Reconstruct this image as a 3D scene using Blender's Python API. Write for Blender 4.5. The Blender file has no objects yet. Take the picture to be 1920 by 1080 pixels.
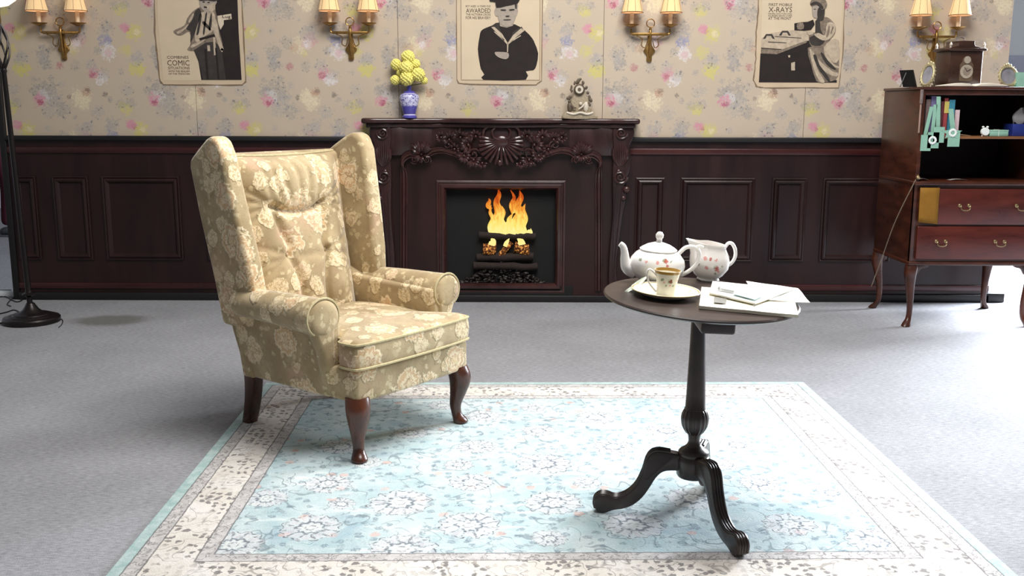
import bpy, bmesh, math, random
from mathutils import Vector, Matrix, noise as mnoise
random.seed(7)
R = math.radians
scene = bpy.context.scene
COL = scene.collection

# ------------------------------------------------------------------ camera
CAM_H, F_PX, PITCH, ROLL = 1.25, 1846.0, 10.5, 0.16
cam_data = bpy.data.cameras.new('camera')
cam = bpy.data.objects.new('camera', cam_data); COL.objects.link(cam)
cam_data.sensor_width = 36.0; cam_data.lens = 36.0 * F_PX / 1920.0
cam.matrix_world = Matrix.Translation((0, 0, CAM_H)) @ Matrix.Rotation(R(90 - PITCH), 4, 'X') @ Matrix.Rotation(R(ROLL), 4, 'Z')
CAM_M = cam.matrix_world.copy()
scene.camera = cam

# ------------------------------------------------------------------ world, hall lights, exposure
world = bpy.data.worlds.new('hall_light'); scene.world = world
world.use_nodes = True
bg = world.node_tree.nodes['Background']
bg.inputs[0].default_value = (0.93, 0.95, 1.0, 1); bg.inputs[1].default_value = 0.14

def area(name, loc, target, sx, sy, power, color):
    d = bpy.data.lights.new(name, 'AREA'); d.shape = 'RECTANGLE'; d.size = sx; d.size_y = sy
    d.energy = power; d.color = color
    o = bpy.data.objects.new(name, d); COL.objects.link(o); o.location = loc
    o.rotation_euler = (Vector(target) - Vector(loc)).to_track_quat('-Z', 'Y').to_euler()
    return o
area('ceiling_light', (0.6, 3.3, 4.1), (0.5, 4.3, 0), 2.4, 2.2, 215, (1.0, 0.98, 0.95))
area('window_light', (5.1, 7.3, 1.9), (1.2, 3.6, 0.0), 1.9, 2.5, 1150, (0.86, 0.92, 1.0))

vs = scene.view_settings
vs.view_transform = 'Standard'; vs.look = 'None'; vs.gamma = 1.0; vs.use_curve_mapping = False
vs.exposure = 0.35

# ------------------------------------------------------------------ measuring helpers (photo pixel -> point in the place)
def ray(px, py):
    d = CAM_M.to_3x3() @ Vector(((px - 960) / F_PX, (540 - py) / F_PX, -1))
    return Vector((0, 0, CAM_H)), d
def on_y(px, py, Y):
    o, d = ray(px, py); t = (Y - o.y) / d.y
    return o + d * t
def on_z(px, py, Z=0.0):
    o, d = ray(px, py); t = (Z - o.z) / d.z
    return o + d * t
def on_plane(px, py, P, Nn):
    o, d = ray(px, py); t = (P - o).dot(Nn) / d.dot(Nn)
    return o + d * t

# ------------------------------------------------------------------ colour and node helpers
def lin(c):
    r = []
    for v in c[:3]:
        v = v / 255.0
        r.append(v / 12.92 if v <= 0.04045 else ((v + 0.055) / 1.055) ** 2.4)
    return (r[0], r[1], r[2], 1.0)

class NT:
    def __init__(s, name, rough=0.6, spec=0.5, metal=0.0, base=(128, 128, 128)):
        s.m = bpy.data.materials.new(name); s.m.use_nodes = True
        s.t = s.m.node_tree; s.b = s.t.nodes['Principled BSDF']
        s.b.inputs['Roughness'].default_value = rough
        s.b.inputs['Specular IOR Level'].default_value = spec
        s.b.inputs['Metallic'].default_value = metal
        s.b.inputs['Base Color'].default_value = lin(base)
    def n(s, typ): return s.t.nodes.new(typ)
    def put(s, sock, v):
        if isinstance(v, bpy.types.NodeSocket): s.t.links.new(v, sock)
        elif v is not None: sock.default_value = v
    def coord(s, which='Object'): return s.n('ShaderNodeTexCoord').outputs[which]
    def math(s, op, a, b=None, c=None, clamp=False):
        n = s.n('ShaderNodeMath'); n.operation = op; n.use_clamp = clamp
        s.put(n.inputs[0], a); s.put(n.inputs[1], b)
        if c is not None: s.put(n.inputs[2], c)
        return n.outputs[0]
    def vm(s, op, a, b=None, scale=None):
        n = s.n('ShaderNodeVectorMath'); n.operation = op
        s.put(n.inputs[0], a); s.put(n.inputs[1], b)
        if scale is not None: s.put(n.inputs['Scale'], scale)
        return n.outputs['Value'] if op in ('LENGTH', 'DISTANCE', 'DOT_PRODUCT') else n.outputs[0]
    def sep(s, v):
        n = s.n('ShaderNodeSeparateXYZ'); s.put(n.inputs[0], v); return n.outputs
    def comb(s, x=0.0, y=0.0, z=0.0):
        n = s.n('ShaderNodeCombineXYZ'); s.put(n.inputs[0], x); s.put(n.inputs[1], y); s.put(n.inputs[2], z); return n.outputs[0]
    def mix(s, f, a, b, blend='MIX'):
        n = s.n('ShaderNodeMix'); n.data_type = 'RGBA'; n.blend_type = blend
        s.put(n.inputs[0], f)
        s.put(n.inputs[6], lin(a) if isinstance(a, tuple) else a); s.put(n.inputs[7], lin(b) if isinstance(b, tuple) else b)
        return n.outputs[2]
    def mixv(s, f, a, b):
        n = s.n('ShaderNodeMix'); n.data_type = 'VECTOR'
        s.put(n.inputs[0], f); s.put(n.inputs[4], a); s.put(n.inputs[5], b); return n.outputs[1]
    def noise(s, v, scale, detail=3.0, rough=0.55, dist=0.0, col=False):
        n = s.n('ShaderNodeTexNoise'); s.put(n.inputs['Vector'], v)
        n.inputs['Scale'].default_value = scale; n.inputs['Detail'].default_value = detail
        n.inputs['Roughness'].default_value = rough; n.inputs['Distortion'].default_value = dist
        return n.outputs['Color'] if col else n.outputs['Fac']
    def voro(s, v, scale, rnd=1.0, feat='F1', dim='3D'):
        n = s.n('ShaderNodeTexVoronoi'); n.feature = feat; n.voronoi_dimensions = dim
        s.put(n.inputs['Vector'], v); n.inputs['Scale'].default_value = scale; n.inputs['Randomness'].default_value = rnd
        return n.outputs
    def mr(s, v, a, b, c=0.0, d=1.0, smooth=True):
        n = s.n('ShaderNodeMapRange'); n.interpolation_type = 'SMOOTHSTEP' if smooth else 'LINEAR'; n.clamp = True
        s.put(n.inputs[0], v)
        for i, q in enumerate((a, b, c, d)): s.put(n.inputs[1 + i], q)
        return n.outputs[0]
    def band(s, v, a, b, e):
        return s.math('MULTIPLY', s.mr(v, a - e, a + e), s.mr(v, b - e, b + e, 1.0, 0.0))
    def warp(s, v, scale, amp, detail=2.0):
        c = s.noise(v, scale, detail, col=True)
        c = s.vm('SUBTRACT', c, (0.5, 0.5, 0.5))
        return s.vm('ADD', v, s.vm('SCALE', c, scale=amp))
    def color(s, c): s.put(s.b.inputs['Base Color'], lin(c) if isinstance(c, tuple) else c)
    def bump(s, h, strength=0.3, dist=0.01):
        n = s.n('ShaderNodeBump'); n.inputs['Strength'].default_value = strength; n.inputs['Distance'].default_value = dist
        s.put(n.inputs['Height'], h); s.t.links.new(n.outputs[0], s.b.inputs['Normal'])
    def emit(s, c, strength):
        s.put(s.b.inputs['Emission Color'], lin(c) if isinstance(c, tuple) else c); s.put(s.b.inputs['Emission Strength'], strength)

def plain(name, c, rough=0.5, metal=0.0, var=0.12, scale=30.0, spec=0.5, bump=0.0):
    k = NT(name, rough, spec, metal)
    v = k.coord(); nz = k.noise(v, scale, 4)
    dk = tuple(x * (1 - var) for x in c); lt = tuple(min(255, x * (1 + var)) for x in c)
    k.color(k.mix(nz, dk, lt))
    if bump: k.bump(nz, bump, 0.005)
    return k.m

def wood(name, dark, light, rough=0.35, scale=(3, 30, 30), spec=0.5):
    k = NT(name, rough, spec)
    v = k.coord()
    v2 = k.vm('MULTIPLY', v, scale)
    g = k.noise(v2, 1.0, 5, 0.6, 0.6)
    big = k.noise(v, 2.3, 2)
    f = k.math('ADD', k.math('MULTIPLY', g, 0.75), k.math('MULTIPLY', big, 0.35))
    k.color(k.mix(k.mr(f, 0.3, 0.8), dark, light))
    k.put(k.b.inputs['Roughness'], k.mr(g, 0.2, 0.8, rough * 0.85, rough * 1.2))
    k.bump(g, 0.08, 0.003)
    return k.m

# ------------------------------------------------------------------ mesh helpers
def finish(o, mat, parent=None, smooth=True, ang=38, bevel=0, seg=2, subs=0, solid=0):
    me = o.data
    if mat: me.materials.append(mat)
    if smooth:
        me.polygons.foreach_set('use_smooth', [True] * len(me.polygons))
        if ang: me.set_sharp_from_angle(angle=R(ang))
    if solid:
        md = o.modifiers.new('solid', 'SOLIDIFY'); md.thickness = solid; md.offset = 0
    if bevel:
        md = o.modifiers.new('bevel', 'BEVEL'); md.width = bevel; md.segments = seg; md.limit_method = 'ANGLE'; md.angle_limit = R(35)
        if smooth:
            me.set_sharp_from_angle(angle=R(180))
    if subs:
        md = o.modifiers.new('subd', 'SUBSURF'); md.levels = subs; md.render_levels = subs
        me.set_sharp_from_angle(angle=R(180))
    if parent is not None: o.parent = parent
    return o
def raw(name, V, Fc, mat, parent=None, **kw):
    me = bpy.data.meshes.new(name); me.from_pydata([tuple(v) for v in V], [], Fc); me.update()
    bm = bmesh.new(); bm.from_mesh(me); bmesh.ops.recalc_face_normals(bm, faces=bm.faces); bm.to_mesh(me); bm.free()
    o = bpy.data.objects.new(name, me); COL.objects.link(o)
    return finish(o, mat, parent, **kw)
def box_vf(x0, x1, y0, y1, z0, z1):
    V = [(x, y, z) for x in (x0, x1) for y in (y0, y1) for z in (z0, z1)]
    return V, [(0, 1, 3, 2), (4, 6, 7, 5), (0, 4, 5, 1), (2, 3, 7, 6), (0, 2, 6, 4), (1, 5, 7, 3)]
def box(name, x0, x1, y0, y1, z0, z1, mat, parent=None, **kw):
    V, Fc = box_vf(x0, x1, y0, y1, z0, z1); kw.setdefault('smooth', bool(kw.get('bevel')))
    return raw(name, V, Fc, mat, parent, **kw)
class MB:
    def __init__(s): s.V = []; s.F = []
    def add(s, V, F):
        k = len(s.V); s.V += [tuple(v) for v in V]; s.F += [tuple(i + k for i in f) for f in F]; return s
    def box(s, *a): return s.add(*box_vf(*a))
    def tube(s, P, rad, n=8, cap=True): return s.add(*tube_vf(P, rad, n, cap))
    def ball(s, c, r, n=8, m=6, sc=(1, 1, 1)):
        pr = [(r * math.sin(math.pi * i / m), -r * math.cos(math.pi * i / m)) for i in range(m + 1)]
        V, F = lathe_vf(pr, n); V = [(c[0] + v[0] * sc[0], c[1] + v[1] * sc[1], c[2] + v[2] * sc[2]) for v in V]
        return s.add(V, F)
    def build(s, name, mat, parent=None, **kw): return raw(name, s.V, s.F, mat, parent, **kw)
def lathe_vf(prof, n=24):
    V = []; F = []
    for (r, z) in prof:
        for i in range(n):
            a = 2 * math.pi * i / n; V.append((max(r, 1e-5) * math.cos(a), max(r, 1e-5) * math.sin(a), z))
    for j in range(len(prof) - 1):
        for i in range(n):
            k = (i + 1) % n; F.append((j * n + i, j * n + k, (j + 1) * n + k, (j + 1) * n + i))
    F.append(tuple(range(n))[::-1]); F.append(tuple((len(prof) - 1) * n + i for i in range(n)))
    return V, F
def lathe(name, prof, mat, parent=None, n=32, off=(0, 0, 0), **kw):
    V, F = lathe_vf(prof, n); V = [(v[0] + off[0], v[1] + off[1], v[2] + off[2]) for v in V]
    return raw(name, V, F, mat, parent, **kw)
def frames(P):
    P = [Vector(p) for p in P]; T = []
    for i in range(len(P)):
        a = P[max(0, i - 1)]; b = P[min(len(P) - 1, i + 1)]
        d = (b - a); T.append(d.normalized() if d.length > 1e-9 else Vector((0, 0, 1)))
    up = Vector((0, 0, 1)) if abs(T[0].z) < 0.9 else Vector((0, 1, 0))
    nrm = (up - T[0] * up.dot(T[0])).normalized(); N = [nrm]
    for i in range(1, len(P)):
        nrm = nrm - T[i] * nrm.dot(T[i])
        nrm = nrm.normalized() if nrm.length > 1e-6 else N[-1]
        N.append(nrm)
    return P, T, N
def tube_vf(P, rad, n=8, cap=True, closed=False):
    P, T, N = frames(P); V = []; F = []
    if not hasattr(rad, '__len__'): rad = [rad] * len(P)
    for p, t, nn, r in zip(P, T, N, rad):
        b = t.cross(nn)
        rx, ry = (r if hasattr(r, '__len__') else (r, r))
        for i in range(n):
            a = 2 * math.pi * i / n; V.append(p + nn * (math.cos(a) * rx) + b * (math.sin(a) * ry))
    m = len(P)
    for j in range(m - 1 if not closed else m):
        for i in range(n):
            k = (i + 1) % n; j2 = (j + 1) % m
            F.append((j * n + i, j * n + k, j2 * n + k, j2 * n + i))
    if cap and not closed:
        F.append(tuple(range(n))[::-1]); F.append(tuple((m - 1) * n + i for i in range(n)))
    return V, F
def tube(name, P, rad, mat, parent=None, n=8, closed=False, **kw):
    V, F = tube_vf(P, rad, n, True, closed); return raw(name, V, F, mat, parent, **kw)
def smoothpath(P, k=6, closed=False):
    P = [Vector(p) for p in P]; out = []; n = len(P)
    for i in range(n if closed else n - 1):
        p0 = P[i - 1] if (closed or i > 0) else P[i]; p1 = P[i]; p2 = P[(i + 1) % n]
        p3 = P[(i + 2) % n] if (closed or i + 2 < n) else p2
        for j in range(k):
            t = j / k
            out.append(0.5 * ((2 * p1) + (p2 - p0) * t + (2 * p0 - 5 * p1 + 4 * p2 - p3) * t * t + (3 * p1 - p0 - 3 * p2 + p3) * t ** 3))
    if not closed: out.append(P[-1])
    return out
def smoothvals(vals, k=6):
    return [v.x for v in smoothpath([(a, 0, 0) for a in vals], k)]
def prism_vf(P, ax, lo, hi):
    # polygon P of (a,b) pairs in the plane normal to axis ax, extruded lo..hi
    def mk(a, b, c): return {'x': (c, a, b), 'y': (a, c, b), 'z': (a, b, c)}[ax]
    n = len(P); V = [mk(a, b, lo) for a, b in P] + [mk(a, b, hi) for a, b in P]
    F = [tuple(range(n)), tuple(range(2 * n - 1, n - 1, -1))] + [(i, i + n, (i + 1) % n + n, (i + 1) % n) for i in range(n)]
    return V, F
def prism(name, P, ax, lo, hi, mat, parent=None, **kw):
    V, F = prism_vf(P, ax, lo, hi); kw.setdefault('smooth', bool(kw.get('bevel')))
    return raw(name, V, F, mat, parent, **kw)
def smooth2(P, k=5): return [(v.x, v.y) for v in smoothpath([(a, b, 0) for a, b in P], k, True)]

# ------------------------------------------------------------------ tagging
def tag(o, label, cat, group=None, kind=None):
    o['label'] = label
    if cat: o['category'] = cat
    if group: o['group'] = group
    if kind: o['kind'] = kind
    return o
def thing(name, label, cat, loc=(0, 0, 0), rot=(0, 0, 0), group=None):
    o = bpy.data.objects.new(name, None); COL.objects.link(o); o.empty_display_size = 0.05
    o.location = loc; o.rotation_euler = rot
    return tag(o, label, cat, group)
def struct(o): o['kind'] = 'structure'; return o
def copy_tree(o, parent=None):
    c = o.copy(); COL.objects.link(c); c.parent = parent
    for ch in list(o.children): copy_tree(ch, c)
    return c
def text_vf(body, width, height):
    cu = bpy.data.curves.new('lettering', 'FONT'); cu.body = body; cu.size = 1.0; cu.resolution_u = 2
    t = bpy.data.objects.new('lettering', cu); COL.objects.link(t)
    bpy.context.view_layer.update()
    me = bpy.data.meshes.new_from_object(t.evaluated_get(bpy.context.evaluated_depsgraph_get()))
    V = [v.co.copy() for v in me.vertices]; F = [tuple(p.vertices) for p in me.polygons]
    bpy.data.objects.remove(t); bpy.data.curves.remove(cu); bpy.data.meshes.remove(me)
    x0 = min(v.x for v in V); x1 = max(v.x for v in V); y0 = min(v.y for v in V); y1 = max(v.y for v in V)
    return [((v.x - x0) / (x1 - x0) * width, (v.y - y0) / (y1 - y0) * height) for v in V], F
# ================================================================== THE SETTING
YW = 6.30           # face of the printed wallpaper boards
XL, XR = -3.20, 3.095

# ---- carpet floor
k = NT('grey_carpet', 0.95, 0.1)
v = k.coord()
n1 = k.noise(v, 420, 2, 0.7); n2 = k.noise(k.vm('MULTIPLY', v, (40, 150, 1)), 1.0, 3, 0.6); n3 = k.noise(v, 2.2, 4, 0.6)
f = k.math('ADD', k.math('MULTIPLY', n1, 0.55), k.math('ADD', k.math('MULTIPLY', n2, 0.45), k.math('MULTIPLY', n3, 0.16)))
carpet_col = k.mix(k.mr(f, 0.36, 0.78), (112, 112, 115), (172, 172, 176))
k.bump(n1, 0.5, 0.004)
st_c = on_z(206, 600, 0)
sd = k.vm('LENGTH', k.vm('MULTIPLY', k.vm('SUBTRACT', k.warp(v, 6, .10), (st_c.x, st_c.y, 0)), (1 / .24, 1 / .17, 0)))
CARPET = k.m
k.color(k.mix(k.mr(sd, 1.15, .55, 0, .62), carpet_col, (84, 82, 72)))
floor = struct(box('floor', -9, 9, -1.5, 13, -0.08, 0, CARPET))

# ---- far hall
white_paint = plain('white_hall_paint', (214, 217, 220), 0.7, var=0.02)
lav_paint = plain('lavender_band_paint', (170, 174, 190), 0.7, var=0.02)
wf = struct(box('wall_far', -9, 9, 12.0, 12.15, 0, 4.2, white_paint))
box('wall_band', -9, 9, 11.98, 12.0, 1.45, 1.85, lav_paint, wf)
box('wall_stripe', -9, 9, 11.98, 12.0, 2.55, 2.95, lav_paint, wf)
struct(box('wall_left', -9.15, -9, -1.5, 12.15, 0, 4.2, white_paint))
# tall glazed opening behind the right end of the printed wall, where the daylight comes in
alu = plain('window_frame_white', (225, 227, 230), 0.5, var=0.03)
win = bpy.data.objects.new('window_1', None); COL.objects.link(win); struct(win)
win.location = (5.16, 7.36, 0); win.rotation_euler = (0, 0, math.atan2(-(0.6 - 5.1), (3.4 - 7.3)) + math.pi)
for (a, b, c, d) in ((-1.05, -0.96, 0.5, 2.98), (0.96, 1.05, 0.5, 2.98), (-1.05, 1.05, 2.9, 2.98), (-1.05, 1.05, 0.5, 0.58)):
    box('window_frame', a, b, -0.04, 0.04, c, d, alu, win, bevel=0.006)

# ---- wallpaper boards (printed floral, five boards with fine seams)
TW, TH = 0.718, 0.598
X0 = on_y(440, 100, YW).x; Z0 = 1.889
k = NT('floral_wallpaper', 0.62, 0.25)
v = k.coord()
vw = k.warp(k.warp(v, 30, 0.030, 2.0), 100, 0.016, 2.0)
s = k.sep(vw)
U = k.math('MULTIPLY', k.math('FRACT', k.math('DIVIDE', k.math('SUBTRACT', s[0], X0), TW)), 864.0)
W = k.math('MULTIPLY', k.math('FRACT', k.math('DIVIDE', k.math('SUBTRACT', Z0, s[2]), TH)), 740.0)
P = k.comb(U, W, 0.0)
petal = k.noise(v, 120, 3, 0.65)
petal2 = k.noise(v, 55, 3, 0.6)
PK, RS, GR, BL, YE, CR, BR, WH, LG, DK = (200, 140, 154), (166, 86, 108), (146, 142, 140), (132, 136, 168), (198, 187, 112), (216, 202, 172), (176, 140, 118), (214, 208, 208), (164, 158, 154), (90, 84, 82)
blobs = [  # x, y, radius, colour, strength, in 864 x 740 tile units
 (300, 700, 95, GR, .62), (345, 760, 70, LG, .6), (225, 690, 55, GR, .6), (270, 730, 50, WH, .6), (235, 758, 48, PK, .95), (240, 775, 24, RS, .9), (300, 830, 60, LG, .45),
 (550, 740, 70, CR, .9), (595, 695, 36, BR, .9), (560, 790, 50, CR, .7), (610, 680, 20, DK, .5),
 (405, 835, 58, GR, .55), (670, 850, 52, LG, .6), (885, 815, 52, YE, .85), (850, 790, 38, GR, .5), (925, 780, 40, GR, .5),
 (55, 950, 38, PK, .9), (75, 965, 20, RS, .8), (130, 975, 58, YE, .5), (910, 950, 34, PK, .9), (590, 955, 48, LG, .6), (775, 945, 55, GR, .5),
 (120, 255, 55, YE, .75), (140, 245, 25, CR, .7), (125, 515, 60, YE, .85), (130, 440, 48, LG, .6),
 (490, 340, 72, CR, .75), (440, 355, 40, BR, .6), (560, 305, 56, PK, .55), (555, 260, 62, LG, .6), (395, 320, 50, GR, .45), (545, 330, 32, WH, .8), (520, 400, 26, YE, .5),
 (290, 395, 62, GR, .62), (300, 480, 50, GR, .75), (280, 440, 36, LG, .8), (405, 500, 30, RS, .6), (530, 495, 40, GR, .4),
 (665, 550, 52, PK, .85), (650, 565, 26, RS, .7), (715, 600, 48, WH, .85), (650, 495, 48, LG, .55), (730, 560, 46, LG, .5),
 (765, 305, 50, BL, .85), (775, 390, 56, WH, .8), (780, 400, 30, PK, .5), (755, 235, 54, LG, .6), (700, 380, 34, GR, .5),
 (985, 520, 58, YE, .9), (985, 450, 52, LG, .55), (910, 380, 48, YE, .7), (280, 235, 24, LG, .6), (410, 640, 30, LG, .5), (335, 590, 24, GR, .6), (870, 540, 22, GR, .5), (1070, 600, 22, GR, .5), (735, 715, 20, DK, .6), (905, 680, 50, LG, .5), (460, 735, 16, DK, .6), (770, 750, 22, GR, .6), (490, 890, 16, GR, .6),
]
shred = k.mr(k.noise(k.warp(v, 80, .012), 95, 3, .6), .36, .56, .30, 1.0)
col = k.mix(k.noise(v, 3.0, 3), (184, 168, 149), (194, 178, 158))
# sprinkled dark leaflets near the bunches
near = None
done = []
for (cx, cy, r, c, st) in blobs:
    cx %= 864; cy %= 740
    for dx in (-864, 0, 864):
        for dy in (-740, 0, 740):
            x, y = cx + dx, cy + dy
            if -r < x < 864 + r and -r < y < 740 + r: done.append((x, y, r, c, st))
for (x, y, r, c, st) in done:
    d = k.vm('DISTANCE', P, (x, y, 0))
    brk = petal if r < 45 else petal2
    m = k.math('MULTIPLY', k.mr(k.math('SUBTRACT', d, k.math('MULTIPLY', brk, r * 2.5)), -r * 0.12, -r * 0.50, 0.0, st * 1.0), shred)
    col = k.mix(m, col, c)
    if c in (GR, LG, BL):
        q = k.mr(d, r * 1.5, r * 0.8)
        near = q if near is None else k.math('MAXIMUM', near, q)
lf = k.voro(k.warp(v, 60, 0.02), 40, 1.0)['Distance']
lm = k.math('MULTIPLY', k.mr(lf, 0.30, 0.16), k.math('MULTIPLY', near, k.mr(petal2, 0.42, 0.52)))
col = k.mix(k.math('MULTIPLY', lm, 0.75), col, (104, 102, 106))
hl = k.math('MULTIPLY', near, k.mr(k.noise(v, 130, 2, .6), .58, .68, 0, .45))
col = k.mix(hl, col, (220, 214, 206))
# linen weave of the print
sv = k.sep(v)
wv = k.math('MULTIPLY', k.math('SINE', k.math('MULTIPLY', sv[0], 900.0)), k.math('SINE', k.math('MULTIPLY', sv[2], 900.0)))
col = k.mix(k.mr(wv, -1, 1, 0.0, 0.07, False), col, (150, 132, 110))
k.color(col)
WALLPAPER = k.m
core = plain('board_core', (120, 110, 100), 0.8)
wall = struct(box('wall_back', XL, XR, YW + 0.012, YW + 0.11, 0, 2.62, core))
seams = [XL] + [on_y(p, 120, YW).x for p in (364, 747, 1131, 1513)] + [XR]
ZW = 1.056          # top of the wainscot
for a, b in zip(seams[:-1], seams[1:]):
    V, Fc = box_vf(a + 0.0014, b - 0.0014, YW, YW + 0.014, ZW - 0.01, 2.62)
    raw('wallpaper_board', V, Fc, WALLPAPER, wall, smooth=False)

# ---- wainscot: boards, rails and raised panel mouldings
MAHO = wood('mahogany_print', (27, 13, 14), (47, 24, 24), 0.33, (6, 6, 0.9), 0.4)
MAHO_RED = wood('mahogany_rail', (46, 18, 18), (70, 28, 27), 0.30, (0.9, 6, 8), 0.5)
BLACKISH = plain('black_skirting_paint', (22, 19, 20), 0.45, var=0.1)
FX0, FX1 = on_y(705, 400, YW).x, on_y(1178, 400, YW).x
for a, b in ((XL, FX0 + .02), (FX1 - .02, XR)):
    box('wainscot_board', a + 0.001, b - 0.001, YW - 0.008, YW + 0.012, 0.05, ZW - 0.012, MAHO, wall)
    def rail(z0, z1, dpt, mat, nm): return box(nm, a, b, YW - 0.008 - dpt, YW - 0.006, z0, z1, mat, wall, bevel=0.004)
    rail(ZW - 0.03, ZW, 0.022, BLACKISH, 'cap_rail')
    rail(0.945, 0.985, 0.010, MAHO_RED, 'upper_rail')
    rail(0.072, 0.112, 0.010, MAHO_RED, 'lower_rail')
def zpx(y): return on_y(960, y, YW).z
PZ0, PZ1 = zpx(489), zpx(332)
def frame_vf(x0, x1, z0, z1, prof, y):
    # profile: list of (inset, height above board), mitred rectangle
    V = []; Fc = []
    for (i, h) in prof:
        V += [(x0 + i, y - h, z0 + i), (x1 - i, y - h, z0 + i), (x1 - i, y - h, z1 - i), (x0 + i, y - h, z1 - i)]
    for j in range(len(prof) - 1):
        for q in range(4):
            Fc.append((j * 4 + q, j * 4 + (q + 1) % 4, (j + 1) * 4 + (q + 1) % 4, (j + 1) * 4 + q))
    return V, Fc
PROF = [(0, 0.0), (0.0, 0.010), (0.008, 0.013), (0.014, 0.009), (0.018, 0.015), (0.026, 0.019), (0.036, 0.015), (0.046, 0.003), (0.046, -0.004)]
panels = [(-20, 74), (104, 171), (196, 341), (386, 452), (474, 612), (634, 690), (1190, 1244), (1274, 1412), (1444, 1509), (1539, 1672), (1704, 1770), (1796, 1836)]
for (a, b) in panels:
    xa, xb = max(on_y(a, 400, YW).x, XL + 0.02), min(on_y(b, 400, YW).x, XR - 0.02)
    V, Fc = frame_vf(xa, xb, PZ0, PZ1, PROF, YW - 0.008)
    pm = raw('panel_moulding', V, Fc, MAHO, wall, smooth=True, ang=25)
    prism('panel_field', [(xa + .045, PZ0 + .045), (xb - .045, PZ0 + .045), (xb - .045, PZ1 - .045), (xa + .045, PZ1 - .045)], 'y', YW - 0.011, YW - 0.004, MAHO, pm)
for a, b in ((XL, FX0), (FX1, XR + 0.0)):
    struct(box('baseboard_back', a, b, YW - 0.03, YW - 0.0085, 0, 0.05, BLACKISH, bevel=0.004))
struct(box('trim_1', XR - 0.02, XR + 0.10, YW - 0.03, YW + 0.55, 0.001, 0.06, BLACKISH, bevel=0.004))
struct(box('trim_2', XL - 0.04, XL + 0.0, YW - 0.02, YW + 0.13, 0.0, 2.62, BLACKISH, bevel=0.004))
# ---- rail lying on the floor at the left opening
tag(box('floor_rail', -3.62, -3.255, 6.36, 6.42, 0.0, 0.035, white_paint, bevel=0.006), 'white floor rail beside the left end of the panelled wall', 'rail')

# ================================================================== RUG
k = NT('faded_oriental_rug', 0.95, 0.08)
v = k.coord(); s = k.sep(v)
RW, RD = 2.451 / 2, 2.0 / 2
ex = k.math('SUBTRACT', RW, k.math('ABSOLUTE', s[0])); ey = k.math('SUBTRACT', RD, k.math('ABSOLUTE', s[1]))
vv = k.warp(v, 40, 0.006); ss = k.sep(vv)
e = k.math('MINIMUM', k.math('SUBTRACT', RW, k.math('ABSOLUTE', ss[0])), k.math('SUBTRACT', RD, k.math('ABSOLUTE', ss[1])))
cl = k.noise(v, 5.5, 5, 0.65); cl2 = k.noise(k.vm('MULTIPLY', v, (2.0, 9.0, 1)), 1.6, 5, 0.7); fine = k.noise(v, 160, 3, 0.7); mid = k.noise(v, 30, 4, 0.65)
field = k.mix(k.mr(cl, 0.3, 0.7), (172, 196, 200), (204, 216, 217))
field = k.mix(k.mr(cl2, 0.52, 0.72, 0, 0.75), field, (233, 238, 234))
field = k.mix(k.mr(k.noise(v, 4.2, 4, 0.6, 0.4), 0.56, 0.74, 0, 0.6), field, (144, 172, 188))
field = k.mix(k.mr(mid, 0.55, 0.8, 0, 0.5), field, (236, 240, 236))
# scattered small leaves and buds
w1 = k.warp(v, 55, 0.025)
vo = k.voro(w1, 21, 1.0, dim='2D')
sp = k.math('MULTIPLY', k.mr(vo['Distance'], 0.30, 0.20), k.mr(k.sep(vo['Color'])[0], 0.38, 0.42))
field = k.mix(k.math('MULTIPLY', sp, k.math('MULTIPLY', k.mr(fine, .4, .6, .35, 1), 0.72)), field, (108, 128, 142))
dn = k.math('MULTIPLY', k.mr(mid, 0.56, 0.64), k.mr(k.noise(v, 9, 3), 0.44, 0.54))
field = k.mix(k.math('MULTIPLY', dn, 0.6), field, (122, 138, 148))
vb = k.voro(w1, 8.5, 1.0, dim='2D')
bud = k.math('MULTIPLY', k.mr(vb['Distance'], 0.16, 0.11), k.mr(k.sep(vb['Color'])[1], 0.70, 0.74))
field = k.mix(k.math('MULTIPLY', bud, 0.5), field, (222, 168, 152))
# thin vines
vn = k.math('ABSOLUTE', k.math('SUBTRACT', k.noise(v, 7.5, 1.0, 0.5, 0.8), 0.5))
vine = k.math('MULTIPLY', k.mr(vn, 0.014, 0.006), k.mr(k.noise(v, 13, 2), 0.40, 0.50))
field = k.mix(k.math('MULTIPLY', vine, 0.6), field, (110, 124, 132))
# rosettes at their places
ros_px = [(615, 908, .9), (583, 990, 1.05), (750, 943, 1.15), (1020, 870, 1.1), (1037, 943, 1.05), (884, 905, .85), (893, 838, .8), (1118, 783, .9), (1150, 838, .85), (1250, 808, .85), (1188, 985, 1.05), (1300, 935, 1.0), (1383, 835, .85), (1424, 905, .8), (880, 985, 1.05), (1480, 983, .9), (755, 1030, 1.1), (640, 838, .9), (770, 812, .75), (905, 780, .8), (1010, 808, .75), (1340, 782, .75), (1640, 1015, .95), (690, 868, .6), (640, 945, .5), (1100, 905, .55), (1365, 872, .5), (860, 872, .6), (437, 1022, 1.0), (500, 935, .8), (1560, 925, .6), (1030, 1010, .6), (830, 760, .7), (1000, 765, .6)]
delta = k.comb(9.0, 9.0, 0.0)
RUG_C = Vector((0.125, 3.335, 0)); RUG_A = R(0.9)
wr = k.warp(v, 34, 0.022)
for (px, py, sc) in ros_px:
    q = on_z(px, py, 0.01) - RUG_C; q = Matrix.Rotation(-RUG_A, 3, 'Z') @ q
    dl = k.vm('SCALE', k.vm('SUBTRACT', wr, (q.x, q.y, 0)), scale=1.0 / (0.092 * sc))
    near_ = k.math('LESS_THAN', k.vm('LENGTH', dl), 1.35)
    delta = k.mixv(near_, delta, dl)
ds = k.sep(delta); ds2 = k.comb(ds[0], ds[1], 0.0)
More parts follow.
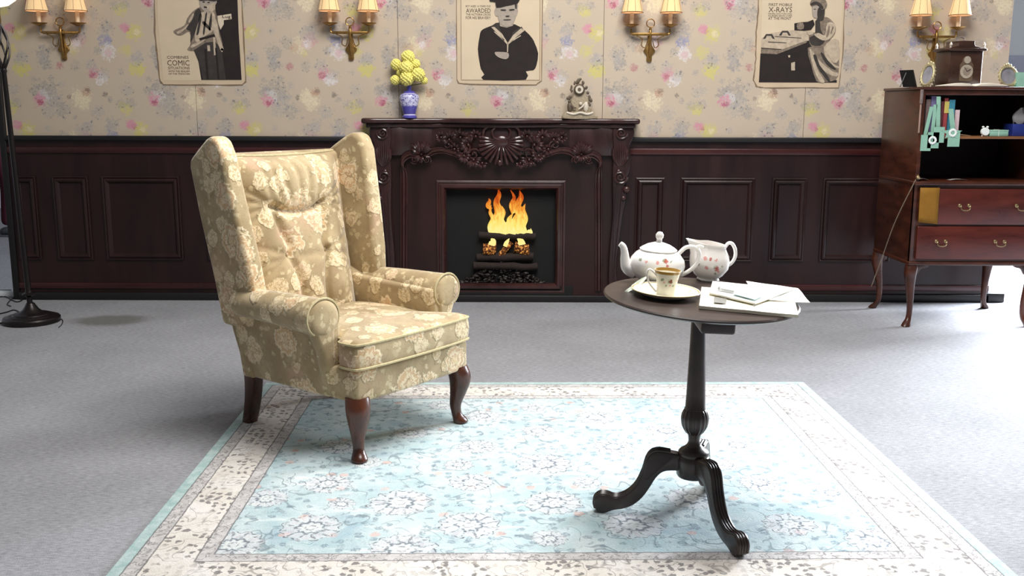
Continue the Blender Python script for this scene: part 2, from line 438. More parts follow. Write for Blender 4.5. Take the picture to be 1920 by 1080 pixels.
rr = k.vm('LENGTH', ds2); an = k.math('ARCTAN2', ds[1], ds[0])
pet = k.math('COSINE', k.math('MULTIPLY', an, 12.0)); pet8 = k.math('COSINE', k.math('MULTIPLY', an, 9.0))
r1 = k.math('ADD', rr, k.math('MULTIPLY', pet, 0.06)); r2 = k.math('ADD', rr, k.math('MULTIPLY', pet8, 0.05))
worn = k.mr(k.noise(v, 48, 3, 0.7), 0.36, 0.52)
worn2 = k.mr(k.noise(v, 75, 3, 0.7), 0.42, 0.56)
rc = k.mix(k.mr(r1, 1.05, 0.80, 0, 0.50), field, (222, 221, 222))
rc = k.mix(k.math('MULTIPLY', k.band(r1, 0.90, 0.95, 0.02), k.math('MULTIPLY', worn2, 0.9)), rc, (90, 94, 102))
lines = k.math('MULTIPLY', k.band(rr, 0.42, 0.92, 0.05), k.mr(pet, -0.55, -0.85))
rc = k.mix(k.math('MULTIPLY', lines, k.math('MULTIPLY', worn2, 0.75)), rc, (112, 112, 120))
rc = k.mix(k.math('MULTIPLY', k.band(rr, 0.50, 0.80, 0.06), k.math('MULTIPLY', k.mr(pet, 0.3, 0.8), 0.22)), rc, (206, 178, 186))
rc = k.mix(k.math('MULTIPLY', k.band(r2, 0.34, 0.46, 0.03), k.math('MULTIPLY', worn, 0.8)), rc, (92, 100, 112))
rc = k.mix(k.mr(r2, 0.32, 0.26, 0, 0.75), rc, (218, 222, 220))
rc = k.mix(k.math('MULTIPLY', k.band(rr, 0.12, 0.19, 0.02), k.math('MULTIPLY', worn2, 0.7)), rc, (112, 110, 124))
field = rc
# border bands
cream = k.mix(k.mr(cl, 0.35, 0.65), (220, 212, 202), (231, 227, 221))
wb_ = k.warp(v, 50, 0.03)
lv = k.voro(wb_, 36, 0.9, dim='2D')
leaf = k.math('MULTIPLY', k.mr(lv['Distance'], 0.38, 0.26), k.mr(k.sep(lv['Color'])[0], 0.30, 0.36))
patch = k.mr(k.math('SINE', k.math('MULTIPLY', k.math('ADD', s[0], s[1]), 21.0)), -0.7, 0.3, 0.25, 0.9)
cream = k.mix(k.math('MULTIPLY', leaf, k.math('MULTIPLY', patch, 0.85)), cream, (92, 88, 90))
vb2 = k.math('ABSOLUTE', k.math('SUBTRACT', k.noise(v, 14, 1.0, 0.5, 0.6), 0.5))
cream = k.mix(k.math('MULTIPLY', k.mr(vb2, 0.016, 0.006), 0.55), cream, (116, 108, 104))
guard = k.mix(k.mr(mid, 0.35, 0.65), (186, 182, 180), (210, 206, 204))
vg = k.math('ABSOLUTE', k.math('SUBTRACT', k.noise(v, 32, 2.0, 0.6, 0.5), 0.5))
guard = k.mix(k.math('MULTIPLY', k.mr(vg, 0.035, 0.012), 0.65), guard, (112, 108, 110))
edge = k.mix(k.mr(mid, 0.3, 0.7), (156, 184, 182), (190, 208, 205))
B1, B2, B3, B4 = 0.040, 0.083, 0.213, 0.257
bcol = k.mix(k.mr(e, B1 - .001, B1 + .001), edge, guard)
bcol = k.mix(k.mr(e, B2 - .001, B2 + .001), bcol, cream)
bcol = k.mix(k.mr(e, B3 - .001, B3 + .001), bcol, guard)
bcol = k.mix(k.mr(e, B4 - .001, B4 + .001), bcol, field)
for b in (B1, B2, B3, B4):
    bcol = k.mix(k.math('MULTIPLY', k.band(e, b - .0022, b + .0022, .0012), 0.75), bcol, (90, 86, 88))
bcol = k.mix(k.mr(fine, 0.35, 0.7, 0, 0.20), bcol, (150, 152, 152))
k.color(bcol)
k.bump(fine, 0.35, 0.004)
rug = box('area_rug', -RW, RW, -RD, RD, 0.001, 0.011, k.m, bevel=0.004)
rug.location = RUG_C; rug.rotation_euler = (0, 0, RUG_A)
tag(rug, 'pale aqua oriental rug with cream floral border under the armchair and tea table', 'rug')
# ================================================================== FIREPLACE
CARVE = wood('carved_mahogany', (30, 15, 16), (56, 30, 30), 0.28, (8, 8, 2), 0.55)
CARVE_HI = wood('carved_mahogany_polished', (40, 22, 22), (68, 40, 38), 0.22, (8, 8, 4), 0.6)
INNERW = wood('fireplace_inner_panel', (28, 14, 14), (48, 25, 24), 0.36, (6, 6, 1), 0.4)
SOOT = plain('sooty_firebox', (13, 12, 12), 0.9, var=0.3, scale=14)
fp = thing('fireplace', 'dark carved mahogany fireplace with shell frieze in the middle of the wall', 'fireplace', (on_y(940, 400, YW).x, YW, 0))
FX = fp.location.x
def L(px, py, dep=0.0):     # photo pixel -> fireplace-local point, dep metres in front of the wall
    p = on_y(px, py, YW - dep); return (p.x - FX, -dep, p.z)
def lx(px, dep=0.0): return L(px, 400, dep)[0]
def lz(py, dep=0.0): return L(940, py, dep)[2]
BD = 0.045
# body around the firebox opening
ox0, ox1, oz0, oz1 = lx(838), lx(1046), lz(530), lz(352)
bx0, bx1, bz1 = lx(706), lx(1177), lz(236)
for (a, b, c, d) in ((bx0, ox0, 0.0, bz1), (ox1, bx1, 0.0, bz1), (ox0, ox1, oz1, bz1), (ox0, ox1, 0.0, oz0)):
    box('surround_panel', a, b, -BD, -0.004, c, d, INNERW, fp)
box('hearth_band', ox0 - 0.1, ox1 + 0.1, -BD - 0.012, -BD, 0.0, lz(533), SOOT, fp, bevel=0.003)
box('plinth', bx0 - 0.02, bx1 + 0.02, -BD - 0.018, -BD + 0.001, 0.0, lz(551), BLACKISH, fp, bevel=0.003)
# firebox lining (shallow niche)
fb = MB()
fb.box(ox0, ox1, -0.0035, -0.0005, oz0, oz1)
fb.build('firebox_back', SOOT, fp, smooth=False)
# moulding round the opening
V, F_ = frame_vf(lx(820), lx(1059), 0.06, lz(337), [(0, 0.0), (0, .012), (.012, .016), (.018, .010), (.026, .010), (.030, .022), (.046, .024), (.056, .012), (.062, -.01)], -BD)
raw('opening_moulding', V, F_, CARVE_HI, fp, ang=25)
# mantel shelf with serpentine front, a rounded edge and a fascia under it
def shelf_poly(ext, dep):
    x0, x1 = lx(700) - ext, lx(1178) + ext; c = (x0 + x1) / 2; hw = (x1 - x0) / 2
    P = [(x1, -0.002), (x0, -0.002)]
    for i in range(33):
        t = -1 + 2 * i / 32
        y = dep * (0.72 + 0.28 * math.cos(t * math.pi * 2) * (1 if abs(t) < 0.5 else 0.55) + (0.13 if abs(t) > 0.86 else 0))
        P.append((c + t * hw, -y))
    return P
prism('mantel_shelf', shelf_poly(0.045, 0.135), 'z', lz(232, .1), lz(222, .1), CARVE_HI, fp, bevel=0.012, seg=3)
prism('shelf_moulding', shelf_poly(0.02, 0.105), 'z', lz(240, .09), lz(231.5, .09), CARVE, fp, bevel=0.006, seg=2)
prism('frieze', shelf_poly(-0.10, 0.075), 'z', lz(292, .06), lz(239, .06), CARVE, fp, bevel=0.004)
# pilasters: carved block, volute and tapering leg
CXP = 941.0
for sgn in (-1, 1):
    def mx(d): return lx(CXP + sgn * d, .06)
    def poly(pts, dep): return [(lx(CXP + sgn * a, dep), lz(b, dep)) for a, b in pts]
    pil = prism('pilaster', smooth2(poly([(206, 238), (240, 238), (243, 255), (236, 275), (239, 300), (236, 322), (228, 345), (232, 365), (226, 400), (221, 450), (216, 500), (219, 545), (204, 545), (202, 480), (207, 400), (205, 330), (206, 280)], .06), 4), 'y', -0.085, -0.01, CARVE, fp, bevel=0.014, seg=3)
    # fan shell on the block
    fan = MB(); c0 = (CXP + sgn * 222, 318)
    for i in range(9):
        a = R(-64 + 16 * i); ln = 52 - abs(i - 4) * 3.5
        p0 = L(c0[0] + 4 * math.sin(a), c0[1] - 6, .086); p1 = L(c0[0] + 14 * math.sin(a), c0[1] - ln * 0.55, .095); p2 = L(c0[0] + 15 * math.sin(a), c0[1] - ln, .088)
        fan.tube(smoothpath([p0, p1, p2], 3), [.002, .0035, .005, .006, .006, .006, .004], 6)
    fan.build('fan_carving', CARVE_HI, pil)
    for (cx, cy, r0) in ((224, 250, 11), (222, 332, 13)):
        pts = []
        for i in range(26):
            a = i / 25 * math.pi * 3.6; r = r0 * (1 - 0.8 * i / 25)
            pts.append(L(CXP + sgn * (cx + r * math.cos(a)), cy + r * math.sin(a), .088 + .012 * i / 25))
        tube('volute_carving', pts, [.0085 * (1 - .5 * i / 25) for i in range(26)], CARVE_HI, pil, n=6)
    for (cx, cy, r) in ((234, 356, 7), (228, 372, 5), (219, 322, 5)):
        MB().ball(L(CXP + sgn * cx, cy, .088), r * .0034, 8, 6, (1, .7, 1)).build('bead_carving', CARVE_HI, pil)
    tube('leg_rib', smoothpath([L(CXP + sgn * a, b, .087) for a, b in ((226, 352), (222, 400), (216, 450), (212, 500), (212, 535))], 5), .006, CARVE, pil, n=6)
    tube('leg_rib', smoothpath([L(CXP + sgn * a, b, .087) for a, b in ((214, 360), (211, 410), (209, 470), (208, 530))], 5), .004, CARVE, pil, n=6)
# serpentine arch moulding
def mir(pts): return pts, [(2 * 940 - a, b) for a, b in pts]
archL = [(757, 545), (757, 420), (757, 330), (754, 308), (757, 297), (768, 290), (780, 292), (786, 300)]
archM = [(797, 302), (801, 292), (812, 284), (830, 282), (848, 287), (862, 292), (880, 293)]
for src in (archL, archM):
    for pts in mir(src):
        for off, rad, dp in ((0, .011, .052), (5.5, .006, .052), (-5, .005, .050)):
            tube('arch_moulding', smoothpath([L(a + (off if a < 940 else -off) * (1 if b > 310 else .3), b + (off if b < 310 else 0) * .9, dp + (.03 if b < 320 else .0)) for a, b in pts], 5), rad, CARVE_HI, fp, n=7)
# shell in the centre of the frieze
sh = MB(); cx, cy = 940, 266
for i in range(17):
    a = R(-105 + 210 / 16 * i); ln = 36 + 8 * math.cos(a)
    d = (math.sin(a), math.cos(a))
    pts = [L(cx + d[0] * r * 1.08, cy + d[1] * r * 0.95, .080 + hgt) for r, hgt in ((9, .004), (18, .016), (ln * .75, .020), (ln, .012))]
    sh.tube(smoothpath(pts, 4), smoothvals([.003, .006, .0095, .011], 4), 8)
    sh.ball(L(cx + d[0] * ln * 1.08, cy + d[1] * ln * .95, .09), .0125, 8, 6, (1, .8, 1))
sh.ball(L(940, 266, .08), .05, 16, 10, (1, .35, .85))
sh.ball(L(937, 306, .095), .022, 10, 8, (.8, .8, 1.1))
sh.build('shell_carving', CARVE_HI, fp)
for sgn in (-1, 1):
    pts = [L(940 + sgn * a, b, .088) for a, b in ((3, 262), (14, 258), (17, 246), (12, 238), (20, 236), (32, 243), (34, 256), (27, 260))]
    tube('cartouche_scroll', smoothpath(pts, 4), .0085, CARVE_HI, fp, n=7)
# acanthus sprays and scrolls either side
def leaf_vf(base, tip, wid, lift, curl):
    b = Vector(base); t = Vector(tip); ax = t - b; side = Vector((-ax.z, 0, ax.x)).normalized()
    V = []; n = 6
    for i in range(n + 1):
        u = i / n; w = wid * math.sin(math.pi * (0.12 + 0.86 * u)) ; c = b + ax * u + side * (curl * math.sin(u * math.pi)) + Vector((0, -lift * math.sin(u * math.pi * .85), 0))
        V += [c - side * w, c + Vector((0, -w * .7, 0)), c + side * w]
    F = []
    for i in range(n):
        k0 = i * 3
        F += [(k0, k0 + 1, k0 + 4, k0 + 3), (k0 + 1, k0 + 2, k0 + 5, k0 + 4)]
    return V, F
def spray(cx, cy, rad, a0, a1, n, dep, seed):
    rnd = random.Random(seed); mb = MB()
    for i in range(n):
        a = R(a0 + (a1 - a0) * i / max(1, n - 1)); rr_ = rad * rnd.uniform(.8, 1.1)
        mb.add(*leaf_vf(L(cx + 2 * math.sin(a), cy - 2 * math.cos(a), dep), L(cx + rr_ * math.sin(a), cy - rr_ * math.cos(a), dep), .010 * rad / 20, .022, rnd.uniform(-.006, .006)))
    mb.ball(L(cx, cy, dep + .008), .010, 8, 6)
    return mb
lv = 0
for sgn in (-1, 1):
    for (dx, cy, rad, a0, a1, n) in ((-150, 290, 27, -60, 60, 9), (-150, 290, 18, 120, 240, 5), (-98, 262, 17, -130, 60, 8), (-113, 258, 13, -160, 10, 6), (-77, 258, 18, -60, 120, 7), (-62, 272, 20, -150, 30, 8), (-48, 256, 16, -90, 90, 6), (-70, 292, 17, 60, 260, 8), (-52, 300, 18, 70, 230, 8), (-36, 306, 12, 90, 250, 6), (-88, 280, 13, -40, 200, 7)):
        lv += 1
        spray(940 + (dx if sgn < 0 else -dx), cy, rad, a0 * sgn * -1, a1 * sgn * -1, n, .080, lv).build('leaf_carving', CARVE_HI, fp, ang=50)
    for (dx, cy, r0, turns, st) in ((70, 275, 15, 1.5, 0.3), (100, 272, 11, 1.4, 2.0), (52, 290, 12, 1.5, 3.4), (163, 300, 8, 1.6, .5), (140, 300, 8, 1.6, 2.6)):
        pts = []
        for i in range(22):
            a = st + i / 21 * math.pi * 2 * turns; r = r0 * (1 - .85 * i / 21)
            pts.append(L(940 + sgn * (dx + r * math.cos(a)), cy + r * math.sin(a), .080 + .016 * i / 21))
        tube('scroll_carving', pts, [.0065 * (1 - .4 * i / 21) for i in range(22)], CARVE_HI, fp, n=6)

# ---------------- the fire: logs, flames, ash
BARK = plain('charred_bark', (34, 24, 20), 0.9, var=0.5, scale=60, bump=0.6)
k = NT('ember_log', 0.9, 0.1); v = k.coord(); nz = k.noise(v, 70, 4, .7)
k.color(k.mix(nz, (30, 18, 14), (120, 70, 40))); k.emit(k.mix(k.mr(nz, .45, .65), (120, 30, 8), (255, 180, 90)), k.mr(nz, .48, .62, 0.0, .8)); EMBER = k.m
def log(p0, p1, r, dep, lab, mat=BARK):
    a, b = Vector(L(*p0, dep)), Vector(L(*p1, dep)); n = 9; pts = []; rad = []
    for i in range(n):
        t = i / (n - 1); q = a.lerp(b, t); q.z += mnoise.noise(q * 12 + Vector((r * 99, 0, 0))) * r * .35
        pts.append(q + Vector((FX, YW, 0))); rad.append(r * (1 + .2 * mnoise.noise(q * 30)))
    o = tube('log', pts, rad, mat, n=10)
    return tag(o, lab, 'log', 'logs in the fireplace')
log((898, 441), (1004, 443), .022, .030, 'long charred log lying across the fire just under the flames')
log((906, 466), (930, 466), .036, .028, 'short glowing split log at the left under the fire', EMBER)
log((965, 464), (992, 467), .036, .028, 'short glowing split log at the right under the fire', EMBER)
log((937, 480), (958, 454), .018, .030, 'small glowing stick leaning in the middle of the fire', EMBER)
log((888, 498), (1008, 500), .024, .026, 'long dark log at the bottom of the log pile')
log((894, 482), (1000, 479), .026, .024, 'dark charred log behind the glowing split logs')
k = NT('ash_bed', 0.95, 0.1); v = k.coord(); nz = k.noise(v, 60, 5, .75)
k.color(k.mix(k.mr(nz, .45, .7), (22, 19, 18), (120, 112, 108))); k.bump(nz, .8, .02); ASH = k.m
ash = MB(); rnd = random.Random(4)
a0 = L(862, 527, .03); a1 = L(1022, 527, .03)
for i in range(330):
    t = rnd.random(); x = a0[0] + (a1[0] - a0[0]) * t; hh = max(.0, .15 * (1 - abs(t - .5) * 2.0)) * rnd.random() ** 1.4
    sz = rnd.uniform(.005, .014)
    ash.ball((x + FX, YW - rnd.uniform(.015, .036), oz0 + .006 + hh), sz, 5, 4, (1.4, .6, .7))
tag(ash.build('ash_bed', ASH, ang=0), 'bed of grey ash and cinders under the logs', 'ash', kind='stuff')
k = NT('flame', 1.0, 0.0); v = k.coord(); s = k.sep(v)
g = k.math('ADD', k.mr(s[2], zpx(438), zpx(352), 0.0, 1.0, False), k.math('MULTIPLY', k.math('SUBTRACT', k.noise(k.vm('MULTIPLY', v, (60, 20, 18)), 1.0, 3, .6, .6), .5), 0.95))
rmp = k.n('ShaderNodeValToRGB'); el = rmp.color_ramp.elements
el[0].position = .0; el[0].color = lin((255, 236, 150)); el[1].position = 1.0; el[1].color = lin((150, 50, 16))
for p_, c_ in ((.30, (252, 222, 110)), (.55, (240, 160, 58)), (.8, (205, 92, 28))):
    e_ = rmp.color_ramp.elements.new(p_); e_.color = lin(c_)
k.put(rmp.inputs[0], g); k.color((10, 6, 3)); k.emit(rmp.outputs[0], 0.85); FLAME = k.m
fl = thing('flames', 'bright yellow and orange flames rising from the logs', 'flames', (FX, YW, 0))
def tongue(pts, wid, dep):
    P = smoothpath([L(a, b, dep) for a, b in pts], 5); W_ = smoothvals(wid, 5)
    V, F_ = tube_vf(P, [(max(.0008, w * .0034), max(.0008, w * .0034)) for w in W_], 8)
    V = [(x[0], -dep + (x[1] + dep) * .45, x[2]) for x in V]
    raw('flame_tongue', V, F_, FLAME, fl)
tongue([(932, 437), (931, 420), (936, 400), (931, 380), (936, 365), (934, 354)], [14, 13, 9, 6, 4, .5], .022)
tongue([(925, 438), (921, 425), (924, 410), (919, 398), (921, 384)], [8, 7, 4, 3, .4], .032)
tongue([(942, 438), (944, 426), (940, 412), (945, 398), (941, 386)], [10, 8, 5, 3, .4], .036)
tongue([(971, 438), (970, 420), (976, 402), (970, 386), (977, 370), (974, 357)], [14, 13, 10, 7, 5, .5], .024)
tongue([(982, 438), (979, 424), (984, 410), (981, 394), (985, 382)], [8, 7, 6, 4, .4], .034)
tongue([(958, 438), (960, 424), (955, 412), (962, 400)], [11, 8, 5, .5], .038)
tongue([(963, 400), (959, 385), (964, 370), (957, 356)], [4, 4.5, 3, .4], .03)
tongue([(922, 392), (915, 386), (918, 377), (916, 372)], [2, 4.5, 3, .3], .026)
tongue([(989, 437), (992, 433), (996, 436), (995, 428)], [2, 3, 3, .3], .04)
tongue([(951, 440), (948, 425), (951, 415)], [7, 5, .5], .034)
tongue([(922, 460), (924, 452), (921, 447)], [7, 6, 1], .044)
tongue([(947, 462), (950, 455), (955, 447)], [4, 4, .5], .044)
tongue([(978, 459), (976, 452), (970, 447)], [8, 6, 1], .044)

# ================================================================== POSTERS (flat prints pasted on the wall)
def ppoly(pts, k=0):
    P = smooth2(pts, k) if k else pts
    return [(on_y(a, b, YW).x, on_y(a, b, YW).z) for a, b in P]
def mottled(name, c, var=.25, scale=40, rough=.75): return plain(name, c, rough, var=var, scale=scale, spec=.15)
PAPER = mottled('old_poster_paper', (196, 176, 150), .05, 9); PAPER_IN = mottled('poster_print_ground', (202, 184, 158), .05, 6); PEDGE = mottled('poster_worn_edge', (128, 108, 88), .15, 50)
INK = mottled('poster_black_ink', (44, 38, 37), .15, 20); INK2 = mottled('poster_soft_black', (60, 55, 52), .25, 30); MIDG = mottled('poster_mid_grey', (112, 100, 88), .45, 60); LGTG = mottled('poster_light_grey', (176, 160, 140), .2, 50); FACE = mottled('poster_face_grey', (158, 146, 134), .12, 60); WHT = mottled('poster_white', (206, 190, 168), .08, 60); TYPE = mottled('poster_type_ink', (82, 70, 60), .1, 60)
def flat(name, pts, layer, mat, parent, k=0):
    return prism(name, ppoly(pts, k), 'y', YW - .0030 - .0008 * layer, YW - .0004, mat, parent)
def lettering(body, x0, x1, y0, y1, layer, mat, parent):
    a = on_y(x0, y1, YW); b = on_y(x1, y0, YW)
    V2, F_ = text_vf(body, b.x - a.x, b.z - a.z); y = YW - .0032 - .0008 * layer
    raw('lettering', [(a.x + p[0], y, a.z + p[1]) for p in V2], F_, mat, parent, smooth=False)
def rag(pts, n=7, amp=1.2, seed=1):
    rnd = random.Random(seed); out = []
    for i in range(len(pts)):
        a, b = pts[i], pts[(i + 1) % len(pts)]
        for j in range(n):
            t = j / n; out.append((a[0] + (b[0] - a[0]) * t + rnd.uniform(-amp, amp), a[1] + (b[1] - a[1]) * t + rnd.uniform(-amp, amp)))
    return out
# -- comic soldier poster
p1 = flat('poster', rag([(289, -60), (289, 60), (295, 110), (299, 152), (306, 159), (455, 160), (462, 153), (458, 80), (452, -60)], 6, 1.0, 2), 0, PEDGE, None)
tag(p1, 'sepia poster of a ragged soldier reading comic, nearest the floor lamp', 'poster')
flat('paper', rag([(291, -60), (291.5, 60), (297, 110), (301, 151), (307, 157.5), (454, 158.5), (460, 152), (456, 80), (450, -60)], 6, .7, 3), 1, PAPER, p1)
flat('print_ground', [(296, -60), (296, 40), (301, 90), (307, 151), (454, 151), (449, 60), (444, -60)], 2, PAPER_IN, p1)
flat('dark_shape', [(398, -60), (398, 0), (404, 12), (405, 40), (408, 60), (370, 92), (368, 96), (373, 118), (378, 150), (453.5, 150), (448, 60), (443.5, -60)], 3, INK, p1)
flat('coat', [(374, 14), (396, 8), (406, 26), (412, 60), (418, 90), (398, 96), (372, 96), (352, 94), (358, 82), (356, 60), (342, 66), (333, 66), (326, 58), (346, 48), (352, 34), (362, 22)], 4, MIDG, p1, 3)
flat('tunic', [(378, 24), (400, 22), (404, 40), (398, 60), (388, 66), (370, 80), (366, 66), (372, 44)], 5, LGTG, p1, 3)
flat('sleeve_shadow', [(374, 16), (378, 26), (372, 44), (366, 62), (358, 80), (358, 60), (350, 54), (362, 36), (366, 22)], 5, INK2, p1, 3)
flat('trousers', [(364, 94), (386, 80), (404, 78), (416, 92), (424, 149), (381, 149), (374, 118)], 5, INK2, p1)
for pts in ([(384, 92), (388, 92), (392, 148), (388, 148)], [(404, 90), (407, 90), (412, 148), (409, 148)]):
    flat('trouser_fold', pts, 6, INK, p1)
for pts in ([(376, 30), (379, 30), (374, 60), (371, 66), (369, 62)], [(386, 26), (389, 26), (386, 48), (384, 64), (381, 62)], [(396, 26), (398, 28), (397, 50), (393, 58), (392, 48)], [(380, 44), (384, 40), (396, 54), (394, 57)]):
    flat('tunic_fold', pts, 6, INK2, p1, 2)
for pts in ([(332, 60), (344, 54), (352, 46), (354, 49), (344, 58), (335, 64)], [(360, 84), (376, 78), (386, 70), (387, 73), (376, 82), (360, 90)], [(354, 40), (362, 26), (364, 28), (357, 42)]):
    flat('coat_fold', pts, 5, LGTG, p1, 2)
flat('belt', [(374, 72), (402, 64), (404, 68), (376, 76)], 7, INK, p1)
flat('eye', [(381, 3), (385, 3.4), (385, 5), (381, 5)], 8, INK, p1); flat('eye', [(390, 4), (394, 4), (394, 5.6), (390, 5.6)], 8, INK, p1); flat('mouth', [(383, 12), (389, 13), (389, 15), (384, 15)], 8, INK, p1)
flat('head', [(376, -20), (404, -20), (408, 0), (402, 14), (394, 24), (382, 20), (375, 8)], 6, FACE, p1, 3)
flat('beard', [(382, 8), (392, 10), (402, 6), (404, 16), (396, 23), (388, 14)], 7, LGTG, p1, 3)
flat('hat_brim', [(372, -6), (392, -3), (412, -8), (416, -2), (402, 3), (390, 1), (376, 2)], 8, INK2, p1, 2)
flat('sign', [(408, 30), (434, 26), (435, 36), (420, 38), (420, 46), (414, 56), (410, 44)], 6, WHT, p1)
lettering('Lug', 418, 433, 28.5, 35.5, 8, INK, p1)
flat('arm', [(400, 30), (408, 44), (412, 70), (420, 92), (414, 94), (406, 72), (398, 50)], 6, LGTG, p1, 2)
flat('bottle_shape', [(400, 70), (404, 70), (406, 103), (402, 104)], 6, LGTG, p1)
flat('pocket', [(389, 85), (394, 85), (395, 96), (390, 96)], 6, LGTG, p1)
flat('hand', [(416, 90), (420, 92), (417, 98), (414, 94)], 6, WHT, p1)
for b, x0, x1, y0, y1 in (('COMBINES', 314, 354, 105, 110), ('COMIC', 314.5, 355.5, 113, 123), ('SITUATIONS', 316, 356, 125, 130), ('WITH THE REALISM', 316.5, 356, 132, 135.5), ('OF THE TRENCHES', 317, 356.5, 137, 140)):
    lettering(b, x0, x1, y0, y1, 3, TYPE, p1)
# -- sailor poster
p2 = flat('poster', rag([(855, -60), (856, 150), (860, 157), (880, 158.5), (1005, 160), (1016, 152), (1018.5, -60)], 5, .5, 5), 0, PEDGE, None)
tag(p2, 'sepia poster of a young sailor with folded arms above the mantel', 'poster')
flat('paper', rag([(856.5, -60), (857.5, 149), (861, 155.5), (880, 157), (1004, 158.3), (1014.5, 151), (1017, -60)], 5, .4, 6), 1, PAPER, p2)
V, F_ = prism_vf(ppoly([(863.5, -60), (864.5, 150.5), (1012.5, 151), (1013, -60)]), 'y', YW - .0048, YW - .0004); raw('print_border', V, F_, PEDGE, p2, smooth=False)
flat('print_ground', [(864.5, -60), (865.5, 149.6), (1011.5, 150), (1012, -60)], 3, PAPER_IN, p2)
flat('jumper', [(906, 149.5), (908, 140), (902, 130), (899, 116), (896, 92), (899, 70), (902, 58), (912, 52), (928, 46), (936, 42), (966, 46), (985, 58), (998, 72), (1003, 82), (1009, 100), (1006, 122), (1000, 132), (986, 134), (986, 149.5)], 4, INK, p2, 2)
flat('collar', [(920, 50), (930, 43), (938, 43), (958, 62), (978, 50), (983, 58), (960, 76), (951, 84), (930, 66)], 5, INK2, p2)
for pts in ([(921, 51), (927, 50.5), (942, 64), (953, 82), (950, 83), (938, 68)], [(977, 53), (984, 57), (968, 70), (954, 83), (951.5, 81.5), (962, 66)], [(950.5, 82), (953.5, 82), (952.5, 98), (950.8, 98)], [(926, 60), (928, 59), (946, 75), (945, 76.5)], [(976, 66), (977, 67.5), (960, 78), (959.5, 76.5)]):
    flat('collar_stripe', pts, 6, LGTG, p2)
flat('neck', [(936, 40), (938, 50), (952, 54), (962, 50), (962, 38)], 7, FACE, p2)
flat('jumper_neck', [(936, 49), (950, 52), (963, 48), (960, 66), (952, 80), (942, 64)], 8, INK, p2)
flat('ear', [(931, 16), (927, 20), (929, 29), (934, 30)], 7, FACE, p2, 3)
flat('ear', [(968, 18), (971.5, 20), (969, 29), (966, 30)], 7, FACE, p2, 3)
flat('face', [(932, 10), (969, 6), (969, 22), (966, 36), (960, 46), (951, 50), (943, 48), (936, 40), (933, 26)], 9, FACE, p2, 3)
for pts in ([(939, 18), (948, 18), (948, 20.5), (940, 20.5)], [(955, 18), (964, 17), (964, 19.5), (956, 20.5)], [(945, 37), (957, 36.5), (957, 38.2), (945, 38.5)], [(948, 30), (955, 29.5), (954, 32), (949, 32)]):
    flat('face_feature', pts, 11, INK2, p2, 2)
flat('hair_side', [(965, 8), (969.5, 6), (969, 17), (966, 16)], 11, INK2, p2)
flat('cap', [(918, -2), (926, -14), (974, -14), (973, 3), (966, 8), (948, 12), (931, 15), (929, 4), (920, 3)], 12, INK, p2, 2)
flat('hand', [(928, 98), (938, 97.5), (952, 99), (954, 106), (949, 111), (938, 109), (930, 104)], 8, FACE, p2, 3)
for b, x0, x1, y0, y1 in (('BOY AGED 16 YEARS OLD', 873.5, 920, 10, 13.5), ('AWARDED', 874, 920, 16, 24), ('THE VICTORIA CROSS', 874, 920, 25.5, 29.3), ('FOR HIS BRAVERY', 873.5, 920, 31, 36)):
    lettering(b, x0, x1, y0, y1, 4, TYPE, p2)
# -- x-ray poster
p3 = flat('poster', rag([(1421, -60), (1421, 20), (1417, 60), (1416, 110), (1412, 150), (1418, 163), (1430, 165), (1573, 165.5), (1581, 100), (1586, -60)], 6, .9, 8), 0, PEDGE, None)
tag(p3, 'sepia poster of a woman working at an X-ray table, beside the tall bureau', 'poster')
flat('paper', rag([(1423, -60), (1423, 20), (1419, 60), (1418, 110), (1414, 150), (1419.5, 161.5), (1431, 163.5), (1571.5, 164), (1579.5, 100), (1584.5, -60)], 6, .6, 9), 1, PAPER, p3)
flat('print_ground', [(1430, -60), (1428, 40), (1422.5, 155), (1569, 155.5), (1577, 60), (1582, -60)], 2, PAPER_IN, p3)
flat('dark_shape', [(1425.5, 100), (1456, 102), (1490, 86), (1520, 74), (1546, 88), (1544, 150), (1568.5, 150), (1568.5, 155), (1422.5, 154.5)], 3, INK, p3)
flat('table_top', [(1427, 72), (1446, 62), (1490, 56), (1514, 58), (1516, 76), (1494, 84), (1456, 101), (1426, 99)], 4, LGTG, p3)
flat('table_front', [(1426.5, 90), (1465, 93), (1512, 76), (1512, 80), (1456, 102), (1426, 99)], 5, MIDG, p3)
flat('table_stripe', [(1426.6, 89.5), (1465, 92.2), (1465, 93.4), (1426.6, 91)], 6, INK, p3)
for (x, y) in ((1441, 68), (1471, 62)):
    hd = [(x - 11, y + 4.5), (x - 5, y - 4), (x + 6, y - 4), (x + 11, y + 4.5), (x + 7, y + 4.5), (x + 4, y - 1.2), (x - 4, y - 1.2), (x - 6.5, y + 4.5)]
    flat('table_handle', hd, 7, INK2, p3)
flat('camera_shape', [(1489, 44), (1500, 42), (1514, 41), (1524, 37), (1527, 46), (1520, 56), (1508, 58), (1489, 57)], 6, INK, p3)
flat('camera_lens', [(1494, 44), (1505, 43), (1506, 54), (1495, 55)], 7, MIDG, p3, 2)
flat('skirt', [(1514, 90), (1540, 84), (1562, 76), (1572, 80), (1572, 130), (1566, 150), (1544, 154), (1530, 152), (1520, 120)], 5, MIDG, p3, 2)
for pts in ([(1517, 92), (1524, 100), (1532, 130), (1546, 153), (1536, 153), (1524, 126)], [(1544, 86), (1550, 100), (1562, 120), (1571, 124), (1571, 128), (1556, 122), (1546, 104)], [(1522, 94), (1534, 112), (1560, 134), (1570, 136), (1568, 144), (1548, 136), (1532, 118)]):
    flat('skirt_fold', pts, 6, LGTG, p3, 2)
